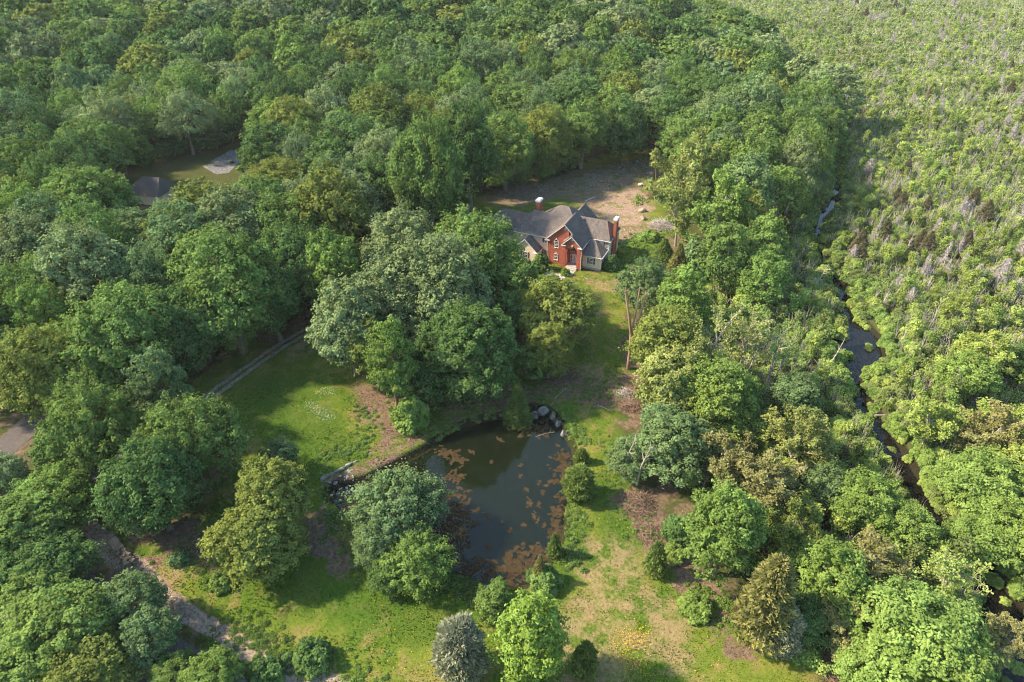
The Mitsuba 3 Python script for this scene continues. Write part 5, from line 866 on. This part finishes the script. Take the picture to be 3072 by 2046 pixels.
# ---------------------------------------------------------------- the swamp
BARE = Polygon([(38.4, 100.3), (41.1, 114.6), (47.7, 119.4), (59.6, 119.4), (56.4, 102.9), (46.5, 92.8), (38.8, 92.8)])
SWAMP = Polygon([(120.7, 260.6), (108.6, 231.0), (92.4, 202.7), (79.5, 173.7), (67.6, 155.3), (52.4, 143.9), (41.4, 131.8), (29.4, 100.3), (24.7, 82.9), (26.0, 69.0), (29.5, 55.7), (36.3, 51.9), (40.7, 45.0), (36.5, 29.7), (71.1, 29.7), (172.2, 100.3), (302.3, 260.6), (676.1, 787.1), (134.5, 787.1), (125.9, 603.5), (129.1, 511.1), (132.2, 434.7), (125.6, 376.6), (124.4, 330.8), (125.8, 300.7)])
rq = random.Random(31); n = 0
minx, miny, maxx, maxy = SWAMP.bounds
yy = 30.0
while yy < 640:
    st = 6.6 if yy < 240 else 7.6 if yy < 400 else 9.0
    xx = 5.0
    while xx < yy * .78 + 28:
        x, y = xx + rq.uniform(-2, 2), yy + rq.uniform(-2, 2); xx += st
        if not shapely.contains_xy(SWAMP, x, y): continue
        near = math.hypot(x, y); A = (THICK if near < 260 else THICK_FAR); v = rq.randrange(3); ss = float(stream_sd(np.array([x]), np.array([y]))[0])
        if ss < 1.4: continue
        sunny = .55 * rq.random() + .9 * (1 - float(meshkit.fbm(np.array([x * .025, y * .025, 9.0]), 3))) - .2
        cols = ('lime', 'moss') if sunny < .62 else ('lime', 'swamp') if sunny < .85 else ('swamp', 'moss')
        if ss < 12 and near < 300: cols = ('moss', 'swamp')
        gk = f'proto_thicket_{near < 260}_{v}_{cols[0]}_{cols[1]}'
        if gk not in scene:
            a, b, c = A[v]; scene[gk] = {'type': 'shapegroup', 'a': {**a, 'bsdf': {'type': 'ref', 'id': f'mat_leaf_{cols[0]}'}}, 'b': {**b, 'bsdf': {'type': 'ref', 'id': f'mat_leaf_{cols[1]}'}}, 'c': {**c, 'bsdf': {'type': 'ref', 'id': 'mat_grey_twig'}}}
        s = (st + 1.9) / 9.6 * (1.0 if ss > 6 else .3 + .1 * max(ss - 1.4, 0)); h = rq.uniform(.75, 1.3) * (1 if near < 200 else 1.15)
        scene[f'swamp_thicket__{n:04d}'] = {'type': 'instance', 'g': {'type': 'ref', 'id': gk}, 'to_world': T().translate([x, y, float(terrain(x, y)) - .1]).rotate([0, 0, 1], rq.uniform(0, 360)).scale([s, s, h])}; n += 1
    yy += st
tag('swamp_thicket', 'dense low yellow-green shrub thicket covering the swamp beyond the creek', kind='stuff')
for i in range(len(STREAM) - 1):
    (x0, y0, w0), (x1, y1, w1) = STREAM[i], STREAM[i + 1]; L = math.hypot(x1 - x0, y1 - y0)
    for q in range(int(L / .6)):
        t = (q + rq.random()) / (L / .6); w = w0 + (w1 - w0) * t
        for side in (-1, 1):
            o_ = rq.uniform(0, 1) ** 1.3 * 5.5; o = side * (w - .25 + o_); x, y = x0 + (x1 - x0) * t - (y1 - y0) / L * o, y0 + (y1 - y0) * t + (x1 - x0) / L * o
            key = f'creek_shrubs__{n:04d}'; n += 1; o = o if rq.random() > .06 else o * .4; x, y = x0 + (x1 - x0) * t - (y1 - y0) / L * o, y0 + (y1 - y0) * t + (x1 - x0) / L * o; s = rq.uniform(.38, .75) + .1 * o_; plant(key, f'bush{rq.randrange(2)}', rq.choice(['moss', 'moss', 'swamp', 'lime']), x, y, s, s * rq.uniform(.6, 1.2), rq.uniform(0, 6))
tag('creek_shrubs', 'overhanging green shrubs lining both banks of the creek', kind='stuff')
sap = []
for _ in range(2300):
    y = 60 + 560 * rq.random() ** 1.25; x = rq.uniform(20, y * .78 + 20)
    if shapely.contains_xy(SWAMP, x, y) and float(stream_sd(np.array([x]), np.array([y]))[0]) > 4.5 and not shapely.contains_xy(BARE, x, y): sap.append((x, y))
sap.sort(key=lambda q: math.hypot(*q)); SWT = [('lime', .58, 'yellow-green'), ('moss', .27, 'fresh green'), ('swamp', .15, 'dull green')]
for i, (x, y) in enumerate(sap):
    t = pick(rq.random(), SWT); pr = f'sapling{rq.randrange(4)}'; s = rq.uniform(.5, 1.3)
    if i < 290: k = tag(numbered('swamp_sapling'), f'{t[2]} slender leaning sapling rising from the thicket along the creek', 'sapling', f'{t[2]} saplings along the creek')
    else: k = f'young_swamp_growth__{i:04d}'
    plant(k, pr, t[0], x, y, s * rq.uniform(.8, 1.15), s * .85, rq.uniform(0, 6.28), 'pale_bark')
tag('young_swamp_growth', 'young yellow-green trees crowding the open swamp', kind='stuff')
nd = 0
for _ in range(800):
    y = 130 + 480 * rq.random() ** .9; x = rq.uniform(40, y * .78 + 10)
    if not shapely.contains_xy(SWAMP, x, y) or float(stream_sd(np.array([x]), np.array([y]))[0]) < 4 or meshkit.fbm(np.array([x * .02, y * .02, 5.0]), 2) < .42: continue
    s = rq.uniform(.55, 1.15); nd += 1
    k = tag(numbered('dead_snag'), 'bare grey dead conifer bristling with twigs in the open swamp', 'dead tree', 'grey dead conifers in the swamp')
    plant(k, f'snag{rq.randrange(3)}', 'lime', x, y, s, s * rq.uniform(.6, .95), rq.uniform(0, 6.28), 'grey_twig', lean=rq.uniform(-7, 7))
    if nd >= 285: break
for _ in range(900):
    y = 150 + 450 * rq.random(); x = rq.uniform(60, y * .78 + 10)
    if shapely.contains_xy(SWAMP, x, y) and meshkit.fbm(np.array([x * .02, y * .02, 50.0]), 2) > .56 and x > .45 * y:
        s = rq.uniform(.6, 1.0); k = tag(numbered('swamp_conifer'), 'dull brownish green conifer standing among the swamp shrubs', 'conifer', 'dull conifers in the swamp'); plant(k, 'spruce0', 'dullcon', x, y, s * 1.1, s * .85, rq.uniform(0, 6))
        if used['swamp_conifer'] > 26: break

# ---------------------------------------------------------------- dead wood: leaning trunks, the forked snag, brush piles
def limb(key, pts, r0, r1, mat, label, cat='dead tree', forks=5, seed=0):
    g = np.random.default_rng(seed); m = MB(); p = np.asarray(pts, float); m.tube(p, np.linspace(r0, r1, len(p)), 7); L = np.linalg.norm(p[-1] - p[0]); d = unit(p[-1] - p[0])
    for _ in range(forks):
        u = g.uniform(.45, .97); s = np.array([np.interp(u, np.linspace(0, 1, len(p)), p[:, j]) for j in range(3)]); e = s + unit(d + g.normal(size=3) * .6) * L * g.uniform(.1, .24)
        m.tube([s, (s + e) / 2 + g.normal(size=3) * .12, e], [r1 * 1.2, r1 * .9, r1 * .4], 4)
    k = put(numbered(key), m.get(), mat, smooth=60); return tag(k, label, cat)
limb('pole_tree', [(44.13, 199.13, 0.00), (43.35, 199.13, 5.52), (42.31, 199.13, 15.45)], .2, .07, 'mat_red_bark', 'thin bare pole tree standing at the right edge of the dirt clearing', 'dead tree', 4, 1)
for i, (a, b, lab) in enumerate([
    ((42.85, 104.86, 0.00), (42.74, 104.86, 7.68), 'reddish bare trunk, leftmost of the leaning trunks above the creek'),
    ((44.46, 104.03, 0.00), (45.80, 104.03, 9.69), 'grey leaning trunk, second of the leaning trunks above the creek'),
    ((49.71, 105.42, 0.00), (50.12, 105.42, 8.76), 'thin pale leaning trunk, third of the leaning trunks above the creek'),
    ((49.35, 102.94, 0.00), (50.94, 102.94, 9.94), 'long pale leaning trunk, rightmost of the leaning trunks above the creek'),
    ((49.67, 141.38, 0.00), (49.25, 141.38, 7.10), 'bare dark trunk under the green tree right of the white-flowered shrubs'),
    ((68.73, 136.67, 0.00), (71.09, 136.67, 7.54), 'bleached leaning pole beside the upper creek'),
    ((64.72, 141.80, 0.00), (64.89, 141.80, 6.88), 'pale dead pole left of the upper creek'),
    ((87.52, 206.40, 0.00), (88.11, 206.40, 9.76), 'grey dead stems rising at the wood edge near the creek head'),
    ((97.22, 220.18, 0.00), (103.15, 220.18, 8.31), 'long bleached trunk leaning out toward the swamp at the wood edge'),
    ((69.53, 182.63, 0.00), (75.23, 182.63, 9.73), 'broken pale tree leaning right at the wood edge below the long bleached trunk'),
    ((61.26, 107.11, 0.00), (62.87, 107.11, 7.14), 'pale leaning trunk tipping toward the creek pool'),
    ((53.15, 99.63, 0.00), (55.35, 99.63, 6.97), 'bleached trunk leaning right below the creek pool'),
    ((86.93, 119.39, 0.00), (87.14, 119.39, 8.46), 'grey dead spire in the swamp right of the creek pool'),
    ((85.70, 109.28, 0.00), (83.80, 109.28, 7.69), 'tall grey twiggy spire right of the creek pool'),
    ((97.29, 152.96, 0.00), (98.21, 152.96, 7.14), 'bare grey pole in the swamp above the creek pool'),
    ((64.55, 93.41, 0.00), (69.39, 93.41, 0.00), 'fallen bleached log beside the creek bend'),
    ((82.11, 96.46, 0.00), (78.44, 96.46, 7.86), 'bare grey stem above the orange tan crown near the right edge')]):
    a, b = np.array(a), np.array(b); limb('leaning_dead_tree', [a, (a + b) / 2 + [.15, 0, .1], b], .19, .06, 'mat_red_bark' if 'reddish' in lab else 'mat_pale_bark', lab, 'dead tree', 7, i)
for i, (u, v, l, az, lab) in enumerate([(1.32, 55.87, 3.2, .6, 'pale fallen pole on the near bank of the pond'), (5.45, 88.23, 3, .4, 'thin dead stick lying on the bank beside the far pond corner'), (9.13, 99.63, 4, .9, 'grey stick lying across the rough ground above the pond'), (17.34, 128.07, 1.5, .3, 'small pale branch lying on the lawn right of the central clump'), (17.50, 143.94, 2.5, 2.2, 'bleached dead branch at the lawn edge right of the airy tree'), (16.71, 95.23, 3, -.6, 'thin dead branches on the rough lawn above the pond')]):
    limb('dead_branch', [(u - l * .5 * math.cos(az), v - l * .5 * math.sin(az), .15), (u, v, .25), (u + l * .5 * math.cos(az), v + l * .5 * math.sin(az), .1)], .07, .03, 'mat_pale_bark', lab, 'branch', 5, 40 + i)
for i, (x, y, lab) in enumerate([(19.40, 75.55, 'bleached dead limbs poking from the blue-green tree beside the lawn'), (17.40, 77.33, 'forked dead top of the blue-green tree beside the lawn')]):
    limb('dead_limb', [(x, y, 1), (x + .3, y, 5), (x + 1.2, y - .5, 9.5)], .2, .06, 'mat_pale_bark', lab, 'dead limb', 9, 60 + i)
fb_, fk = np.array([22.68, 107.54, 0.00]), np.array([22.49, 107.54, 8.04])
k = numbered('forked_snag'); tag(k, 'tall dead tree with three broken reddish stems beside the lawn right of the house', 'dead tree')
m = MB(); m.tube([fb_, (fb_ + fk) / 2 + [.1, 0, 0], fk], [.42, .36, .33], 9); put(f'{k}__trunk', m.get(), 'mat_red_bark', smooth=60)
for a, b, r in ((np.array([21.68, 107.54, 12.19]), np.array([20.58, 107.54, 17.11]), .26), (np.array([22.91, 107.54, 13.61]), np.array([23.17, 107.54, 18.01]), .17), (np.array([23.78, 107.54, 12.19]), np.array([24.41, 107.54, 16.75]), .27)):
    m = MB(); m.tube([fk - [0, 0, .3], a, b + np.array([0, .4, 0])], [r, r * .85, r * .6], 8)
    g = np.random.default_rng(int(r * 100))
    for _ in range(4): e = b + g.normal(size=3) * .8 + [0, 0, .3]; m.tube([b, e], [r * .3, .02], 4)
    put(numbered(f'{k}__stem'), m.get(), 'mat_red_bark', smooth=60)
def brush(x, y, r, h, n, label, mat='mat_brush', seed=0):
    g = np.random.default_rng(seed); m = MB()
    for _ in range(n):
        q = r * math.sqrt(g.random()) * .8; a = g.uniform(0, 6.28); px, py = x + q * math.cos(a), y + q * math.sin(a); z = max(.05, h * (1 - q / r) * g.random()); l = g.uniform(.5, 1.7) * r * .55; b = g.uniform(0, 6.28); d = np.array([math.cos(b), math.sin(b), g.normal() * .3]) * l / 2
        c = np.array([px, py, float(terrain(px, py)) + z]); m.tube([c - d, c + g.normal(size=3) * .08, c + d], [.035, .03, .012], 3, cap=False)
    k = put(numbered('brush_pile'), m.get(), mat); tag(k, label, 'brush pile')
for x, y, r, h, n, lab, mt in [
    (-18.31, 89.92, 3.0, 1.3, 240, 'reddish brown brush pile on the bank left of the pond', 'mat_brush'), (19.13, 72.45, 3.2, 1.8, 420, 'largest dark brown brush pile beside the lawn right of the pond', 'mat_brush'),
    (19.89, 67.00, 2.6, .8, 200, 'low pale brush heap just below the largest brush pile', 'mat_brush'), (21.66, 95.84, 2.6, 1.0, 220, 'brush heap beside the lawn below the forked dead tree', 'mat_brush'), (21.00, 99.63, 2.0, .8, 120, 'small grey brush heap at the foot of the forked dead tree', 'mat_grey_twig'),
    (41.73, 173.72, 4.2, 1.8, 420, 'grey brown brush heap behind the three boulders', 'mat_grey_twig'), (43.82, 157.78, 3.0, 1.0, 200, 'brown brush below the grey heap near the spruces', 'mat_brush'), (39.09, 48.36, 3.0, 1.0, 300, 'rust brown brush heap near the bottom right', 'mat_brush'),
    (42.47, 195.65, 2.6, .8, 160, 'brown brush at the edge of the dirt near the slab rock', 'mat_brush'), (38.91, 45.85, 2.4, .8, 180, 'rust brown brush at the bottom edge near the right corner', 'mat_brush'), (23.38, 67.00, 1.6, 1.0, 110, 'rust red dead shrub beside the brush heaps', 'mat_red_bark')]:
    brush(x, y, r, h, n, lab, mt, abs(int(x * 7 + y)))
# ---------------------------------------------------------------- small plants: weeds, bank plants, flowers, grass
wc = 0
def weeds(x, y, lf, s, sz):
    global wc
    plant(f'weeds__{wc:04d}', f'weed{wc % 2}', lf, x, y, s, sz, wc * 1.3); wc += 1
g = np.random.default_rng(77)
for x0, y0, x1, y1, r, n, li, sc in [
    (-31.9, 81.9, -24.1, 86.0, 2, 90, 1, 0.9), (9.5, 81.9, 9.7, 66.6, 1.6, 110, 1, 0.9), (7.1, 65.0, 9.3, 62.0, 1.8, 70, 2, 1), (8.5, 95.2, 12.0, 86.0, 1.6, 90, 1, 1), (-13.2, 88.2, 4.1, 94.0, 1.6, 190, 1, 1.1), (-13.4, 89.9, 4.2, 96.5, 2.2, 150, 2, 1), (-14.0, 96.5, 4.3, 99.6, 4, 120, 2, 0.9), (-26.7, 96.5, -24.3, 87.1, 1.6, 50, 1, 0.8), (-26.8, 71.6, -26.6, 67.4, 1.2, 40, 2, 0.9), (-29.5, 76.1, -26.7, 70.7, 1, 50, 1, 0.8), (-9.3, 58.4, -2.7, 56.4, 2.2, 110, 3, 1), (-25.0, 65.8, -12.8, 58.4, 3, 130, 2, 0.8), (28.9, 162.8, 41.3, 168.1, 3, 120, 1, 1.1), (31.9, 153.0, 36.4, 160.3, 3, 90, 1, 1), (12.5, 101.6, 20.5, 100.3, 4, 110, 2, 0.8), (-1.0, 202.7, 44.1, 222.2, 6, 110, 2, 0.8), (18.0, 76.1, 19.2, 66.6, 2.5, 70, 1, 0.9), (24.1, 57.1, 29.4, 53.2, 2, 90, 1, 1), (35.7, 50.1, 39.0, 46.1, 1.6, 80, 1, 1), (-36.4, 53.2, -28.5, 47.2, 2.5, 130, 2, 0.8), (-28.8, 48.4, -16.5, 45.0, 3, 140, 1, 0.7), (-47.3, 65.0, -39.0, 59.1, 3, 60, 2, 0.8), (-5.0, 55.1, -2.1, 53.2, 2, 50, 2, 0.9), (7.3, 69.9, 9.1, 76.1, 1, 40, 1, 0.7), (-21.9, 96.5, -13.7, 92.8, 3, 60, 2, 0.9), (7.8, 148.3, 26.0, 149.5, 1.5, 60, 1, 0.7), (-54.0, 62.0, -50.3, 59.1, 2, 30, 2, 0.6), (15.2, 88.2, 15.7, 69.0, 1.5, 60, 1, 0.6)
]:
    lf = ('', 'bright', 'oak', 'deep')[int(li)]
    for _ in range(int(n)):
        t = g.uniform(); x, y = x0 + (x1 - x0) * t + g.normal() * r * .55, y0 + (y1 - y0) * t + g.normal() * r * .55
        if float(pond_sd(np.array([x]), np.array([y]))[0]) > .1: s = .55 * sc * g.uniform(.6, 1.5); weeds(x, y, lf if g.random() < .75 else 'oak', s, s * g.uniform(.7, 1.6))
tag('weeds', 'leafy weeds and low brambles along banks, edges and rough ground', kind='stuff')
LW = Polygon(LAWN)
diffuse('mat_grass', lambda p, n, uv: ground_colour(p) * mix((0.85, 0.95, 0.8), (1.15, 1.2, 1.05), uv.x))
V, F, U = [], [], []; N = 130000
minx, miny, maxx, maxy = LW.bounds
xy = np.stack([g.uniform(minx, maxx, N * 3), miny + (min(maxy, 175) - miny) * g.random(N * 3) ** 1.4], 1); xy = xy[shapely.contains_xy(LW, xy[:, 0], xy[:, 1])]; xy = xy[pond_sd(xy[:, 0], xy[:, 1]) > .5][:N]
a = g.uniform(0, 6.283, len(xy)); hgt = g.uniform(.06, .2, len(xy)) * (1 + (meshkit.fbm(np.c_[xy * .25, np.zeros(len(xy))], 3) - .4) * 2.2); z = terrain(xy[:, 0], xy[:, 1]) - .02; w = .09
b0 = np.c_[xy[:, 0] - w * np.cos(a), xy[:, 1] - w * np.sin(a), z]; b1 = np.c_[xy[:, 0] + w * np.cos(a), xy[:, 1] + w * np.sin(a), z]; tp = np.c_[xy + g.normal(size=xy.shape) * .07, z + np.maximum(hgt, .05)]
v = np.stack([b0, b1, tp], 1).reshape(-1, 3); k = np.arange(len(xy)) * 3
put('grass', (v, np.stack([k, k + 1, k + 2], 1)), 'mat_grass', uv=np.stack([g.random(len(xy)), g.random(len(xy))], 1).repeat(3, 0)); tag('grass', 'uneven mown and rough grass of the lawns', kind='stuff')
diffuse('mat_yellow_flower', (0.75, 0.50, 0.03)); diffuse('mat_white_flower', (0.72, 0.72, 0.68))
def flowers(key, items, mat, label):
    m = MB()
    for x0, y0, x1, y1, r, n in items:
        t = g.random(int(n)); x = x0 + (x1 - x0) * t + g.normal(size=len(t)) * r * .6; y = y0 + (y1 - y0) * t + g.normal(size=len(t)) * r * .6; c = np.c_[x, y, terrain(x, y) + .2]
        vv, ff, _ = leaves(c, np.tile([0, 0, 1.0], (len(c), 1)) + g.normal(size=c.shape) * .3, .1, g); m.add(vv, ff)
    put(key, m.get(), mat); tag(key, label, kind='stuff')
flowers('yellow_flowers', [(13.1, 48.9, 17.3, 51.3, 1.6, 380), (13.4, 47.2, 15.9, 46.1, 1.5, 160), (-9.3, 46.7, -15.4, 51.9, 7, 120), (12.6, 70.7, 17.3, 66.6, 3, 50), (-33.1, 77.9, -30.9, 87.1, 4, 30), (17.3, 48.4, 24.3, 46.1, 5, 70), (-17.6, 48.4, -11.4, 45.8, 4, 90)], 'mat_yellow_flower', 'drift of yellow flowers in the rough lawn')
flowers('white_flowers', [(-37.3, 96.5, -31.3, 92.2, 1.3, 260), (-35.9, 100.3, -33.3, 99.6, 1.2, 110), (49.8, 125.4, 55.0, 131.8, 2, 0)], 'mat_white_flower', 'patch of small white flowers in the lawn beside the track')
# leaf litter and twigs on the bare ground
m = MB(); g = np.random.default_rng(99)
for x0, y0, x1, y1, r in LITTER:
    n = int((math.hypot(x1 - x0, y1 - y0) * r + r * r) * 3.0)
    t = g.random(n); x = x0 + (x1 - x0) * t + g.normal(size=n) * r * .6; y = y0 + (y1 - y0) * t + g.normal(size=n) * r * .6; ok = pond_sd(x, y) > .3; x, y = x[ok], y[ok]
    c = np.c_[x, y, terrain(x, y) + .05]; vv, ff, _ = leaves(c, np.tile([0, 0, 1.0], (len(c), 1)) + g.normal(size=c.shape) * .35, .22, g); m.add(vv, ff)
diffuse('mat_litter', lambda p, n, uv: mix((0.13, 0.085, 0.06), (0.30, 0.21, 0.155), noise(p.x * 9, p.y * 9, 2.0))); put('leaf_litter', m.get(), 'mat_litter'); tag('leaf_litter', 'reddish brown dead leaves under the trees and beside the pond', kind='stuff')
# ---------------------------------------------------------------- the air between: a closed box of thin haze
lo, hi = np.array([-620.0, -60.0, -4.5]), np.array([620.0, 1000.0, 81.0])
GR = float(max(abs(GX[0]), GX[-1], abs(GY[0]), GY[-1])) + 60
scene['haze'] = {'type': 'cube', 'to_world': T().translate([0, 0, 38.0]).scale([GR, GR, 45.0]), 'bsdf': {'type': 'null'}, 'interior': {'type': 'ref', 'id': 'haze_air'}}
tag('haze', 'thin pale summer haze', kind='stuff')
